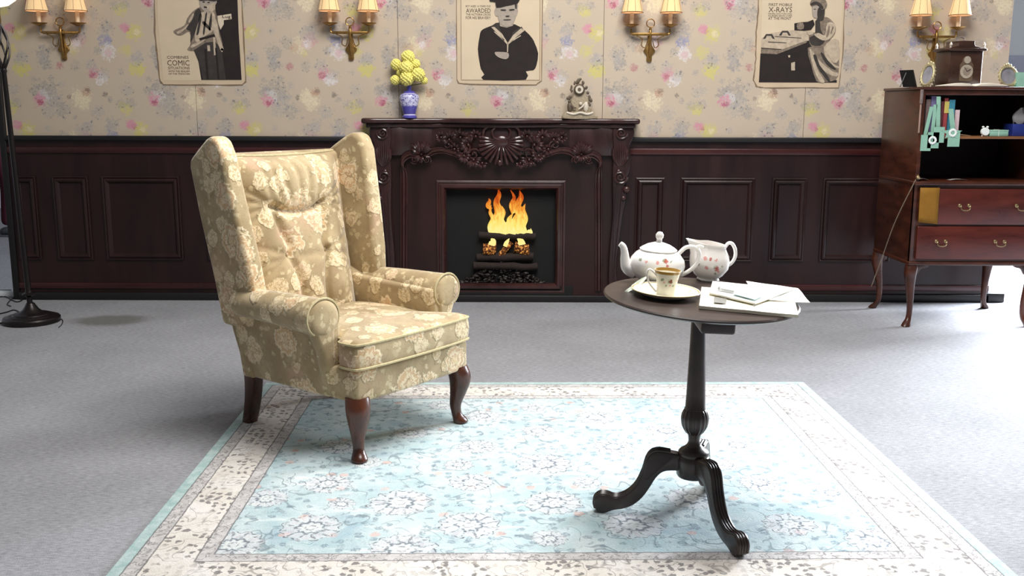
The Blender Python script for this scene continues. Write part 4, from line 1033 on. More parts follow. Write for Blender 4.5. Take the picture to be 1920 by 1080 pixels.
# ---- crockery
def decal(k, v, base, spots):
    w = k.warp(v, 110, .010, 2); s = k.sep(w); so = k.sep(v)
    pl = k.comb(s[0], 0.0, s[2]); pn_ = k.noise(v, 230, 2); front = k.math('LESS_THAN', so[1], 0.0)
    c_ = base
    for (x, z, r, col) in spots:
        d = k.vm('DISTANCE', pl, (x, 0, z))
        m = k.math('MULTIPLY', k.mr(k.math('ADD', d, k.math('MULTIPLY', pn_, r * .9)), r * 1.35, r * .9), front)
        c_ = k.mix(k.math('MULTIPLY', m, .85), c_, col)
    return c_
RED_, PNK_, GRN_ = (190, 84, 74), (224, 150, 140), (136, 146, 112)
def china(name, base, spots, gold=None):
    k = NT(name, .16, .6); v = k.coord()
    c = decal(k, v, base, spots)
    if gold: c = k.mix(k.band(k.sep(v)[2], gold[0], gold[1], .0008), c, (176, 138, 62))
    k.color(c); k.b.inputs['Coat Weight'].default_value = .3
    return k.m
def on_top(px, py, lift=0.0):
    return on_plane(px, py, TPt + TN * lift, TN)
def put(o, px, py, yaw=0, lift=0.0):
    p = on_top(px, py, lift); m = Matrix.Translation(p) @ TOP.to_3x3().to_4x4() @ Matrix.Rotation(R(yaw), 4, 'Z')
    o.matrix_world = m; return p
CH1 = china('teapot_china', (242, 238, 234), [(-.012, .080, .007, PNK_), (.010, .086, .010, GRN_), (.014, .084, .009, RED_), (.018, .070, .007, RED_), (-.045, .078, .006, PNK_), (-.060, .080, .005, GRN_), (.030, .084, .005, GRN_)]); CHP = plain('plain_china', (243, 239, 235), .16, var=.01, spec=.6)
pot = thing('teapot', 'white china teapot with small red flowers and domed lid on the tea table', 'teapot')
put(pot, 1229, 531)
lathe('teapot_body', [(0, .004), (.040, .004), (.046, 0), (.050, .002), (.047, .008), (.064, .018), (.081, .040), (.086, .060), (.082, .078), (.069, .094), (.057, .103), (.054, .106), (.048, .106), (0, .100)], CH1, pot, 40, ang=40)
lid = lathe('lid', [(.056, .104), (.058, .108), (.050, .114), (.036, .122), (.018, .128), (.010, .130), (0, .130)], CHP, pot, 36, ang=40)
lathe('knob', [(.007, .128), (.009, .134), (.008, .138), (.0125, .146), (.012, .154), (.007, .161), (0, .163)], CHP, lid, 20)
tube('spout', smoothpath([(-.066, 0, .034), (-.090, 0, .046), (-.100, 0, .068), (-.104, 0, .092), (-.110, 0, .110), (-.120, 0, .118)], 5), smoothvals([.024, .021, .0155, .012, .0100, .0085], 5), CHP, pot, n=16)
hp = smoothpath([(.058, 0, .088), (.070, 0, .104), (.085, 0, .118), (.108, 0, .120), (.124, 0, .108), (.127, 0, .088), (.119, 0, .064), (.100, 0, .044), (.078, 0, .030), (.068, 0, .026)], 4)
tube('handle', hp, [(.0065, .0075)] * len(hp), CHP, pot, n=12)
tube('handle_spur', smoothpath([(.112, 0, .118), (.126, 0, .124), (.138, 0, .121)], 3), smoothvals([.005, .0055, .002], 3), CHP, pot, n=8)
CH2 = china('jug_china', (240, 234, 228), [(-.026, .078, .009, PNK_), (-.010, .078, .007, RED_), (.008, .074, .006, PNK_), (-.020, .050, .008, PNK_), (.008, .054, .010, GRN_), (.012, .048, .011, RED_), (.018, .040, .007, PNK_), (.010, .032, .006, GRN_), (-.045, .056, .006, GRN_), (.030, .054, .006, GRN_)])
jug = thing('milk_jug', 'round white china milk jug with red flower sprays beside the teapot', 'jug')
put(jug, 1327, 524.5, 0)
V, F_ = lathe_vf([(0, .004), (.028, .004), (.033, 0), (.036, .003), (.033, .008), (.046, .018), (.061, .040), (.064, .060), (.059, .082), (.050, .100), (.047, .112), (.049, .120), (.046, .120), (.044, .110), (.046, .098), (.054, .080), (.057, .060), (.052, .040), (.03, .02), (0, .016)], 40)
VV = []
for (x, y, z) in V:
    a = math.atan2(y, x); pull = max(0, math.cos(a - math.pi)) ** 6 * max(0, (z - .075) / .045)
    r = math.hypot(x, y) + .034 * pull
    VV.append((r * math.cos(a), r * math.sin(a) * (1 - .15 * pull), z + .010 * pull - .006 * max(0, math.cos(a)) * max(0, (z - .09) / .03)))
raw('jug_body', VV, F_, CH2, jug, ang=45)
hp = smoothpath([(.044, 0, .108), (.054, 0, .122), (.066, 0, .121), (.077, 0, .104), (.080, 0, .082), (.073, 0, .062), (.060, 0, .050)], 4)
tube('handle', hp, [(.0055, .007)] * len(hp), CHP, jug, n=12)
# saucer, cup
k = NT('saucer_china', .16, .6); v = k.coord(); s = k.sep(v); rr = k.vm('LENGTH', k.comb(s[0], s[1], 0.0))
c = k.mix(k.math('MULTIPLY', k.mr(k.voro(k.warp(v, 90, .01), 30, 1.0)['Distance'], .3, .2), .6), (236, 230, 208), (186, 150, 130)); inring = k.band(rr, .06, .092, .004)
c = k.mix(inring, (236, 232, 214), c); c = k.mix(k.band(rr, .0945, .0975, .0006), c, (184, 160, 96)); c = k.mix(k.band(rr, .1005, .104, .0006), c, (190, 168, 104)); k.color(c); CH3 = k.m
sau = thing('saucer', 'wide cream saucer with a gilt rim under the teacup', 'saucer'); put(sau, 1247, 555)
lathe('saucer_dish', [(0, 0.002), (.050, .002), (.054, 0), (.058, .002), (.075, .007), (.095, .016), (.1015, .020), (.100, .0215), (.092, .018), (.072, .010), (.050, .007), (0, .007)], CH3, sau, 56, ang=45)
CH4 = china('cup_china', (242, 236, 216), [(.004, .048, .009, GRN_), (.006, .048, .0075, (150, 70, 60)), (-.018, .052, .006, GRN_), (-.013, .044, .004, PNK_), (-.006, .036, .005, GRN_), (.014, .036, .005, GRN_), (.004, .036, .004, PNK_), (.026, .050, .004, PNK_)], (.068, .0765))
cup = thing('teacup', 'small cream teacup with a gold band and red flowers on the saucer', 'teacup'); put(cup, 1248, 554.5, 0, .0075)
lathe('cup_body', [(0, .003), (.022, .003), (.026, 0), (.028, .002), (.0285, .012), (.029, .030), (.031, .048), (.0355, .066), (.0385, .0765), (.037, .0770), (.034, .066), (.029, .046), (.0265, .02), (.02, .008), (0, .007)], CH4, cup, 40, ang=45)
hp = smoothpath([(-.032, -.006, .058), (-.045, -.006, .072), (-.056, -.006, .076), (-.060, -.006, .062), (-.054, -.006, .040), (-.042, -.006, .024), (-.030, -.006, .012)], 4)
tube('handle', hp, [(.0030, .0042)] * len(hp), CHP, cup, n=10)
tube('handle_gilding', [(p.x, p.y - .0030, p.z) for p in hp], .0012, plain('gilding', (150, 140, 70), .3, .6), cup, n=5)
# folded tissue tucked behind the cup
NAP = plain('pale_green_tissue', (196, 204, 190), .8, var=.05)
def sheet(name, corners, th, mat, wav=.002, nu=10, nv=8, seed=0, parent=None):
    a, b, c_, d = [Vector(q) for q in corners]; V = []; F_ = []
    for j in range(nv + 1):
        for i in range(nu + 1):
            u, w = i / nu, j / nv
            p = a.lerp(b, u).lerp(d.lerp(c_, u), w)
            p += TN * (wav * mnoise.noise(Vector((u * 2.2 + seed, w * 2.2, seed))))
            V.append(p)
    m = len(V)
    V += [p - TN * th for p in V]; W1 = nu + 1
    for j in range(nv):
        for i in range(nu):
            q = (j * W1 + i, j * W1 + i + 1, (j + 1) * W1 + i + 1, (j + 1) * W1 + i); F_.append(q); F_.append(tuple(x + m for x in q[::-1]))
    rim = [i for i in range(W1)] + [j * W1 + nu for j in range(1, nv + 1)] + [nv * W1 + i for i in range(nu - 1, -1, -1)] + [j * W1 for j in range(nv - 1, 0, -1)]
    for q in range(len(rim)): x, y = rim[q], rim[(q + 1) % len(rim)]; F_.append((x, x + m, y + m, y))
    return raw(name, V, F_, mat, parent, ang=40)
tag(sheet('tissue', [on_top(1171, 546, .002), on_top(1192, 546, .003), on_top(1219, 514, .040), on_top(1203, 521, .034)], .0012, NAP, .006, seed=5), 'pale green folded tissue tucked beside the teacup handle', 'tissue')
# ---- papers
NEWS = plain('newsprint', (232, 226, 204), .85, var=.03, scale=12, spec=.1); NEWS2 = plain('leaflet_paper', (236, 233, 224), .8, var=.02, scale=12, spec=.1); PR = plain('newsprint_ink', (120, 118, 112), .8, var=.2, scale=90, spec=.1); BLUE = plain('pale_blue_print', (196, 224, 228), .8, var=.04, spec=.1); GREYP = plain('grey_print_block', (128, 126, 120), .8, var=.25, scale=120, spec=.1)
def px_quad(pts, lift): return [on_top(a, b, lift) for a, b in pts]
n1 = sheet('newspaper', px_quad([(1311, 573), (1497, 590.5), (1486, 548), (1315.5, 537.5)], .0105), .009, NEWS, .0025, 14, 8, 1)
tag(n1, 'folded cream newspaper at the bottom of the papers on the tea table', 'newspaper')
n3 = sheet('leaflet', px_quad([(1423, 561), (1519, 567.5), (1496, 540), (1399, 527)], .0135), .0022, NEWS2, .002, 10, 8, 4)
tag(n3, 'white sheet sticking out at the right of the papers', 'paper')
n2 = sheet('leaflet', px_quad([(1330, 548.5), (1416, 568), (1490, 540.5), (1336, 527.5)], .0200), .0045, NEWS2, .0025, 14, 8, 9)
tag(n2, 'folded white leaflet with a pale blue patch on top of the papers', 'leaflet')
def prints(name, quads, lift, mat, parent, kind=None):
    mb = MB()
    for q in quads:
        P = px_quad(q, lift); mb.add([p for p in P], [(0, 1, 2, 3)])
    o = mb.build(name, mat, parent, smooth=False)
    if kind: o['kind'] = kind
    return o
prints('grey_picture', [[(1338.5, 567), (1360.5, 569), (1362.5, 560), (1339, 556)]], .0142, GREYP, n1)
prints('blue_patch', [[(1374, 551), (1416, 562), (1432, 553), (1388, 542)]], .0256, BLUE, n2)
prints('title_block', [[(1345, 542.3), (1376, 548.5), (1377, 546), (1346, 540)], [(1345.5, 541), (1349, 541.8), (1351, 537.5), (1347, 537.5)], [(1352, 541.2), (1376.5, 546.2), (1377, 545.2), (1353, 540.4)]], .0257, PR, n2)
rnd = random.Random(11); Q = []
for i in range(26):
    x = rnd.uniform(1376, 1446); y = 533 + (x - 1376) * .20 + rnd.uniform(-1, 5.5); w = rnd.uniform(1.5, 4.5)
    Q.append([(x, y), (x + w, y - .9), (x + w + .4, y - 1.5), (x + .4, y - .6)])
prints('print_lines', Q, .0257, PR, n2, 'stuff')
Q = []
for i in range(22):
    x = rnd.uniform(1398, 1470); y = 576 - (x - 1398) * .36 + rnd.uniform(-1.5, 2.5); w = rnd.uniform(1.5, 4)
    Q.append([(x, y), (x + w, y - 1.2), (x + w + .3, y - 2), (x + .3, y - .8)])
prints('print_lines', Q, .0144, PR, n1, 'stuff')
# ================================================================== TALL BUREAU
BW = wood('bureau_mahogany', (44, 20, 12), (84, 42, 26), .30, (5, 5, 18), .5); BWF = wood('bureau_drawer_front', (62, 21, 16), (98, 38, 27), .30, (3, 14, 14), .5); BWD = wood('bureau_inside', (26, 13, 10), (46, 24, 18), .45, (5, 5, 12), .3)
BRS = plain('drawer_pull_brass', (150, 130, 96), .32, .8, .2)
bx, by = 2.262, 5.545; BWID, BDEP = .735, .56
bu = thing('bureau', 'tall mahogany bureau with open shelves, two drawers and cabriole legs at the right', 'bureau', (bx, by, 0))
ZB, ZD, ZS, ZT = .372, .838, 1.087, 1.358
box('side', 0, .022, 0, BDEP, ZB, ZT - .016, BW, bu, bevel=.003); box('side', BWID - .022, BWID, 0, BDEP, ZB, ZT - .016, BW, bu, bevel=.003)
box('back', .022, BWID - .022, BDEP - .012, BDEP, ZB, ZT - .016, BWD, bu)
box('top', -.008, BWID + .008, -.012, BDEP, ZT - .016, ZT, BW, bu, bevel=.004)
box('top_rail', .022, BWID - .022, .004, .024, ZT - .045, ZT - .016, BW, bu, bevel=.003)
box('shelf', .022, BWID - .022, .03, BDEP - .012, ZS - .014, ZS, wood('shelf_edge', (96, 60, 34), (136, 92, 56), .4, (4, 14, 14)), bu, bevel=.002)
box('desk_board', -.004, BWID + .004, -.016, BDEP - .012, ZD - .022, ZD, BW, bu, bevel=.005)
box('apron', .0, BWID, .004, .022, ZB, ZD - .022, BW, bu)
box('bottom_rail', -.004, BWID + .004, -.008, BDEP, ZB - .012, ZB + .010, BW, bu, bevel=.004)
tube('edge_strip', [(-.004, -.006, ZS + .02), (-.004, -.006, ZT - .09)], .005, plain('pale_worn_edge', (150, 122, 110), .5), bu, n=8)
tube('hinge', [(-.004, -.008, ZT - .09), (-.004, -.008, ZT - .015)], .009, plain('tarnished_steel', (150, 136, 132), .3, .7, .3), bu, n=8)
lathe('hinge_knob', [(0, 0), (.010, .004), (.012, .014), (.006, .024), (0, .028)], BRS, bu, 12, (.010, -.010, ZD + .01))
def bpx(px, py, dep=0.0):
    p = on_y(px, py, by - dep); return (p.x - bx, p.z)
def drawer(x0, x1, z0, z1, pulls):
    d = box('drawer', x0, x1, -.014, .004, z0, z1, BWF, bu, bevel=.005)
    for (hx, hz) in pulls:
        w = .026
        h_ = tube('pull', smoothpath([(hx - w, -.016, hz + .006), (hx - w, -.030, hz + .004), (hx - w + .002, -.034, hz - .012), (hx - w * .4, -.036, hz - .019), (hx + w * .4, -.036, hz - .019), (hx + w - .002, -.034, hz - .012), (hx + w, -.030, hz + .004), (hx + w, -.016, hz + .006)], 4), .0034, BRS, d, n=8)
        for sg in (-1, 1):
            V, F_ = lathe_vf([(0, 0), (.011, 0), (.010, .004), (.004, .008), (0, .009)], 14); raw('pull_rose', [(hx + sg * w + a, -.014 - c, hz + .006 + b) for a, b, c in V], F_, BRS, h_)
z1, z0 = bpx(1806, 354)[1], bpx(1806, 421)[1]
drawer(bpx(1757, 388)[0], BWID - .006, z0, z1, [bpx(1806, 387), (bpx(1912, 387)[0], bpx(1806, 387)[1])])
z3, z2 = bpx(1762, 424)[1], bpx(1762, 486)[1]
drawer(bpx(1717, 455)[0], BWID - .040, z2, z3, [bpx(1762, 454), (bpx(1872, 454)[0], bpx(1762, 454)[1])])
for (lx_, ly_, dx, dy) in ((.03, .03, -1, -1), (BWID - .03, .03, 1, -1), (.03, BDEP - .03, -1, 1), (BWID - .03, BDEP - .03, 1, 1)):
    hs = smoothvals([.375, .34, .30, .24, .16, .09, .045, .018, .004, .0], 3); of = smoothvals([.0, .008, .012, .004, -.008, -.012, -.006, .012, .020, .018], 3); rs = smoothvals([.030, .033, .031, .024, .018, .0150, .0150, .021, .023, .018], 3)
    sq_loft('leg', [((lx_ + dx * o * .85, ly_ + dy * o * .85, h), r, r, 0) for h, o, r in zip(hs, of, rs)], BW, bu, 3.0, 18)
    kn = prism('knee_bracket', smooth2([(lx_ - dx * .02, ZB - .006), (lx_ - dx * .095, ZB - .006), (lx_ - dx * .085, ZB - .026), (lx_ - dx * .050, ZB - .036), (lx_ - dx * .028, ZB - .070), (lx_ - dx * .015, ZB - .06)], 3), 'y', ly_ - .012, ly_ + .012, BW, bu, bevel=.003)
# string
tag(tube('string', smoothpath([(bx - .006, by - .018, ZD + .008), (bx - .03, by + .16, .60), (bx - .028, by + .33, .36), (bx - .018, by + .505, .145)], 5), .0030, plain('hemp_string', (140, 122, 104), .8), n=6), 'pale string tied from the bureau hinge down to its back leg', 'string')
# yellow note
k = NT('ochre_card', .7, .2); v = k.coord(); k.color(k.mix(k.noise(v, 20, 3), (122, 84, 26), (146, 104, 38))); OCH = k.m
c0, c1 = bpx(1726, 352, .02), bpx(1757.5, 417, .02)
V = []; F_ = []
for j in range(7):
    for i in range(5):
        u, w = i / 4, j / 6; V.append((bx + c0[0] + (c1[0] - c0[0]) * u + .004 * w * (1 - u), by - .017 - .006 * w * u * w, c0[1] + (c1[1] - c0[1]) * w - .010 * u * w))
for j in range(6):
    for i in range(4): F_.append((j * 5 + i, j * 5 + i + 1, j * 5 + i + 6, j * 5 + i + 5))
tag(raw('paper_note', V, F_, OCH, None, ang=0, solid=.0012), 'ochre paper note hanging beside the upper drawer of the bureau', 'note')
# ---- books on the upper shelf with hanging bookmarks
MINT = plain('mint_ribbon', (134, 176, 156), .6, var=.06)
WHITE = plain('white_rosette', (222, 226, 222), .6, var=.04)
def book(px0, px1, pytop, c, lab, lean=0.0, dep=.17):
    x0 = bpx(px0, 215, -.02)[0]; x1 = bpx(px1, 215, -.02)[0]; zt = bpx(px0, pytop, -.02)[1]
    t = thing('book', lab, 'book', (bx + x0, by + .034, ZS), group='books on the bureau shelf')
    t.location.x += .022; w = x1 - x0; h = zt - ZS; cm = plain('book_cover', c, .6, var=.12, scale=60); pg = PAGES
    P = [(0, 0), (w, 0), (w, dep), (w - .0018, dep), (w - .0018, .0018), (.0018, .0018), (.0018, dep), (0, dep)]
    V, F_ = prism_vf(P, 'z', .0005, h); V = [(x + lean * z, y, z) for x, y, z in V]; raw('cover', V, F_, cm, t, smooth=False)
    V, F_ = box_vf(.002, w - .002, .003, dep - .004, .004, h - .004); V = [(x + lean * z, y, z) for x, y, z in V]; raw('pages', V, F_, pg, t, smooth=False)
    return t
PAGES = plain('page_block', (206, 196, 176), .8, var=.06, scale=160)
book(1730, 1738, 186, (120, 100, 96), 'thin grey brown book at the left end of the bureau shelf')
book(1739, 1748, 180, (124, 114, 156), 'slim lilac book, second from the left on the bureau shelf')
book(1749, 1757, 183, (62, 56, 58), 'dark grey book beside the lilac book on the bureau shelf')
book(1758, 1763, 190, (92, 40, 44), 'thin maroon book behind the long mint ribbon on the shelf')
b5 = book(1764, 1771, 184, (150, 60, 62), 'red book with a yellow spine label on the bureau shelf')
q0 = bpx(1765, 200, -.02); box('spine_label', .001, .026, -.0012, -.0002, bpx(1765, 212, -.02)[1] - ZS, bpx(1765, 190, -.02)[1] - ZS, plain('yellow_label', (196, 178, 92), .6), b5)
book(1773, 1784, 187, (54, 126, 146), 'teal blue book in the row on the bureau shelf')
book(1786, 1794, 206, (196, 170, 172), 'short pale pink book at the right end of the row')
def bookmark(px, pytop, card, lab, ros=False, w=3.4):
    px += 4; card = [(a + 3, b) for a, b in card]; ros = (ros[0] + 3, ros[1]) if ros else ros
    xa = bpx(px, 230, .012)[0]; t = thing('bookmark', lab, 'bookmark', (bx + xa, by - .001, ZS), group='mint bookmarks hanging from the books')
    def s2(x, y): p = bpx(x, y, .0); return (p[0] - xa, p[1] - ZS)
    (cx0, cy0), (cx1, cy1) = card
    a = s2(px, pytop); top = s2((cx0 + cx1) / 2, cy0); hw = w * .003
    V, F_ = prism_vf([(a[0] - hw, a[1]), (a[0] + hw, a[1]), (top[0] + hw, top[1] - .004), (top[0] - hw, top[1] - .004)], 'y', .008, .0095); raw('ribbon', V, F_, MINT, t, smooth=False)
    p, q = s2(cx0, cy0), s2(cx1, cy1)
    box('card', p[0], q[0], -.0015, 0, q[1], p[1], MINT, t)
    tube('ribbon_knot', [(top[0], .009, top[1] - .004), (top[0], -.0005, top[1] - .006)], .003, MINT, t, n=6)
    if ros:
        rx, rz = s2(*ros); mb = MB()
        for i in range(12):
            an = 2 * math.pi * i / 12; mb.ball((rx + .017 * math.cos(an), -.004, rz + .017 * math.sin(an)), .007, 6, 5, (1, .5, 1))
        mb.build('rosette', WHITE, t)
bookmark(1744, 200, ((1724, 253), (1741, 283)), 'mint bookmark card at the far left of the hanging bookmarks')
bookmark(1751, 196, ((1737, 248), (1756, 278)), 'mint bookmark card with a half hidden white rosette', (1745, 263))
bookmark(1757, 181, ((1748, 238), (1766, 267.5)), 'mint bookmark on a long broad ribbon over the dark books', w=3.8)
bm4 = bookmark(1780, 204, ((1775, 246), (1795, 275)), 'mint star shaped bookmark with a white rosette in front of the teal book', (1783, 249), 4.6)
STARM = [o for o in COL.objects if o.name.startswith('bookmark')][-1]
xa = STARM.location.x - bx
sp = []
for i in range(10):
    a = math.pi / 2 + i * math.pi / 5; r = .060 if i % 2 == 0 else .030; c = bpx(1784, 249, .0); sp.append((c[0] - xa + r * math.cos(a), c[1] - ZS + r * math.sin(a) * .62))
prism('star', sp, 'y', -.0032, -.0017, MINT, STARM)
# ---- things on the shelves
tb0 = bpx(1902, 252, -.10); BLUEC = plain('blue_tissue_carton', (36, 52, 130), .45, var=.2, scale=25)
tx = thing('tissue_box', 'dark blue tissue box with a white tissue on the bureau shelf', 'tissue box', (bx + .615, by + .10, ZS))
box('carton', -.045, .055, 0, .11, .0005, .068, BLUEC, tx, bevel=.003)
V = []; F_ = []; n = 16
for j, (r, z) in enumerate(((.020, .066), (.034, .085), (.040, .105), (.030, .130), (.010, .148))):
    for i in range(n):
        a = 2 * math.pi * i / n; q = r * (1 + .28 * math.cos(3 * a + j)); V.append((q * math.cos(a) + .012 * j * .5, .055 + q * .6 * math.sin(a), z + .014 * math.sin(2 * a)))
for j in range(4):
    for i in range(n): F_.append((j * n + i, j * n + (i + 1) % n, (j + 1) * n + (i + 1) % n, (j + 1) * n + i))
raw('tissue', V, F_, plain('white_tissue', (190, 186, 182), .85, var=.05), tx, ang=60, subs=1)
al = thing('alarm_clock', 'tiny round white clock on the bureau shelf beside the mint card', 'clock', (bx + bpx(1845, 248, -.06)[0], by + .06, ZS))
V, F_ = lathe_vf([(0, 0), (.021, 0), (.023, .004), (.023, .018), (.020, .022), (0, .022)], 20); raw('case', [(a, b_ * 0 - c, b_ + .026) for a, b_, c in V], F_, WHITE, al)
for i in range(2): tube('foot', [(-.012 + .024 * i, -.011, .010), (-.016 + .032 * i, -.011, .0)], .003, WHITE, al, n=6)
mb = MB(); mb.ball((-.012, -.011, .052), .008, 8, 6, (1, .8, .7)); mb.build('bell', WHITE, al); mb = MB(); mb.ball((.012, -.011, .052), .008, 8, 6, (1, .8, .7)); mb.build('bell', WHITE, al)
gx = bpx(1852, 248, -.07)[0]
gc = thing('card_box', 'flat mint green card box lying on the bureau shelf', 'box', (bx + gx, by + .045, ZS))
box('box_body', 0, .105, 0, .06, .0005, .028, MINT, gc, bevel=.002); box('box_lid', -.001, .106, -.001, .061, .028, .036, plain('mint_lid', (142, 180, 158), .6), gc, bevel=.002)
tube('band', [(0.05, -.0015, .001), (0.05, -.0015, .037), (0.05, .0615, .037)], .0012, WHITE, gc, n=5)
tag(tube('cord', smoothpath([(bx + bpx(1800, 248, 0)[0], by + .03, ZS + .012), (bx + bpx(1812, 250, 0)[0], by + .035, ZS + .008), (bx + bpx(1826, 252, 0)[0], by + .04, ZS + .003)], 4), .0022, plain('tan_cord', (140, 110, 84), .7), n=6), 'short tan cord lying on the bureau shelf beside the bookmarks', 'cord')
GREYPAP = plain('grey_paper', (150, 140, 136), .7, var=.1)
def scrap(px0, px1, py, y, lab, w):
    p = bpx(px0, py, -y); q = bpx(px1, py, -y); V = []; F_ = []
    for j in range(4):
        for i in range(9):
            u = i / 8; V.append((bx + p[0] + (q[0] - p[0]) * u, by + y + w * j / 3, ZD + .002 + .010 * math.sin(u * math.pi) * (1 if w > .05 else .6)))
    for j in range(3):
        for i in range(8): F_.append((j * 9 + i, j * 9 + i + 1, j * 9 + i + 10, j * 9 + i + 9))
    tag(raw('paper', V, F_, GREYPAP, None, ang=0, solid=.001), lab, 'paper')
scrap(1720, 1742, 333, .05, 'small curled grey paper at the left of the bureau desk board', .06)
scrap(1782, 1815, 332, .06, 'curled pale paper in the middle of the bureau desk board', .05)
# ---- things on top of the bureau
def tpx(px, py, dep):   # point on the bureau top plane depth dep behind front
    p = on_y(px, py, by + dep); return p
DKW = wood('clock_case_wood', (40, 24, 18), (72, 46, 34), .3, (6, 6, 14)); SILV = plain('silvered_dial', (176, 164, 148), .4, .3, .12, 120)
cpos = tpx(1795, 150, .22)
ck = thing('bracket_clock', 'dark wooden bracket clock with a silvered arched dial on top of the bureau', 'clock', (cpos.x, by + .22, ZT), (0, 0, R(8)))
cw, cd, chh = .105, .075, .205
box('plinth', -cw - .008, cw + .008, -cd - .006, cd + .006, .0005, .016, DKW, ck, bevel=.004)
box('case', -cw + .004, cw - .004, -cd + .004, cd - .004, .014, chh, DKW, ck, bevel=.004)
box('cornice', -cw - .010, cw + .010, -cd - .010, cd + .010, chh - .004, chh + .012, DKW, ck, bevel=.005)
prism('caddy_top', smooth2([(-cw + .006, chh + .012), (-.056, chh + .024), (-.048, chh + .044), (-.044, chh + .052), (.044, chh + .052), (.048, chh + .044), (.056, chh + .024), (cw - .006, chh + .012)], 3), 'y', -cd + .012, cd - .012, DKW, ck, bevel=.006)
tube('carry_handle', smoothpath([(-.022, 0, chh + .052), (-.022, 0, chh + .068), (0, 0, chh + .076), (.022, 0, chh + .068), (.022, 0, chh + .052)], 4), .004, plain('bright_nickel', (206, 196, 186), .2, .9), ck, n=8)
for sx in (-1, 1):
    for sy in (-1, 1): lathe('finial', [(0, 0), (.007, .002), (.005, .010), (.008, .018), (.003, .030), (0, .034)], SILV, ck, 10, (sx * (cw - .004), sy * (cd - .004), chh + .012))
dp = [(-.040, .035), (.040, .035), (.040, .125)] + [(.028 * math.cos(a), .140 + .034 * math.sin(a)) for a in [math.pi * i / 12 for i in range(13)]] + [(-.040, .125)]
dplate = prism('dial_plate', [(x + .004, z) for x, z in dp], 'y', -cd + .0005, -cd + .005, plain('dial_surround', (96, 78, 62), .5, .2), ck)
for nm, r, z, m_, yy in (('chapter_ring', .038, .088, SILV, .0), ('dial_centre', .022, .088, plain('dial_centre_grey', (132, 118, 106), .5), .002), ('moon_dial', .020, .152, SILV, .0)):
    V, F_ = lathe_vf([(0, 0), (r, 0), (r, .003), (0, .003)], 28); raw(nm, [(a + .004, -cd - yy - c, b + z) for a, b, c in V], F_, m_, dplate)
for a in (R(60), R(-35)):
    tube('hand', [(.004, -cd - .0065, .088), (.004 + .028 * math.sin(a), -cd - .0065, .088 + .028 * math.cos(a))], .0014, INK, dplate, n=5)
# open book
ob = thing('open_book', 'open book lying with spread pages at the front of the bureau top', 'book', (tpx(1823, 160, .06).x, by + .075, ZT))
for sg in (-1, 1):
    P = [(sg * .004, .004), (sg * .030, .018), (sg * .080, .022), (sg * .130, .016), (sg * .178, .010), (sg * .180, .005), (sg * .10, .004)]
    prism('page_block', P if sg > 0 else P[::-1], 'y', -.055, .055, plain('book_pages', (214, 204, 188), .7, var=.05, scale=200), ob, bevel=.001)
box('cover', -.185, .185, -.060, .060, .0005, .0045, plain('dark_cover', (40, 30, 28), .5), ob, bevel=.001)
# frames
GILT = plain('silver_gilt_frame', (176, 164, 128), .35, .5, .25, 120, bump=.4); PHO = plain('oval_photo', (120, 118, 124), .5, var=.5, scale=18)
def oval_frame(px, py, dep, rx, rz, lab, yaw):
    p = tpx(px, py, dep); t = thing('oval_frame', lab, 'picture frame', (p.x, by + dep, ZT), (0, 0, R(yaw)))
    cz = rz + .012; tl = .22
    def pt(a, r1, r2, y): return (r1 * math.cos(a), y + (cz + r2 * math.sin(a)) * tl, cz + r2 * math.sin(a))
    tube('frame_ring', [pt(2 * math.pi * i / 32, rx, rz, 0) for i in range(32)], .008, GILT, t, n=8, closed=True)
    for i in range(20): mb = MB(); mb.ball(pt(2 * math.pi * i / 20, rx + .008, rz + .008, 0), .0058, 6, 5); mb.build('frame_bead', GILT, t)
    mb = MB(); n = 28; ring = [pt(2 * math.pi * i / n, rx - .002, rz - .002, .001) for i in range(n)]; back = [(a, b + .004, c) for a, b, c in ring]
    raw('photo', ring + back, [tuple(range(n)), tuple(range(2 * n - 1, n - 1, -1))] + [(i, i + n, (i + 1) % n + n, (i + 1) % n) for i in range(n)], PHO, t, smooth=False)
    mb = MB()
    for q in (-.016, 0, .016): mb.ball((q, (2 * rz + .03) * tl, 2 * rz + .024 - abs(q) * .4), .011, 8, 6, (1, .6, 1))
    mb.build('crest', GILT, t)
    tube('stand', [(0, .03, cz), (0, .085, .006)], .005, GILT, t, n=6); tube('foot', [(-rx * .6, 0.004, .006), (rx * .6, 0.004, .006)], .006, GILT, t, n=6)
oval_frame(1735, 155, .13, .040, .056, 'narrow oval silver frame turned sideways at the left of the bureau top', -62)
oval_frame(1892, 155, .16, .052, .052, 'round beaded silver frame with a landscape photo at the right of the bureau top', 6)
p = tpx(1719, 160, .14)
ef = thing('easel_frame', 'small black easel frame leaning at the left corner of the bureau top', 'picture frame', (p.x - .022, by + .17, ZT), (0, 0, R(118)))
V, F_ = box_vf(-.045, .045, 0, .010, .001, .095); raw('frame', [(x, y + z * .42, z) for x, y, z in V], F_, BLACKISH, ef, smooth=False)
V, F_ = box_vf(-.036, .036, -.0012, 0, .010, .086); raw('picture', [(x, y + z * .42, z) for x, y, z in V], F_, BLACKISH, ef, smooth=False)
tube('strut', [(0, .045, .08), (0, .085, .002)], .003, BLACKISH, ef, n=6)
gx_ = tpx(1918, 150, .15)
gb = thing('green_card', 'pale green folded card at the right edge of the bureau top', 'card', (gx_.x, by + .17, ZT))
for sg in (-1, 1):
    V, F_ = box_vf(-.035, .035, 0, .0015, .0008, .085); raw('card_leaf', [(x, y + sg * (.085 - z) * .3, z) for x, y, z in V], F_, MINT, gb, smooth=False)

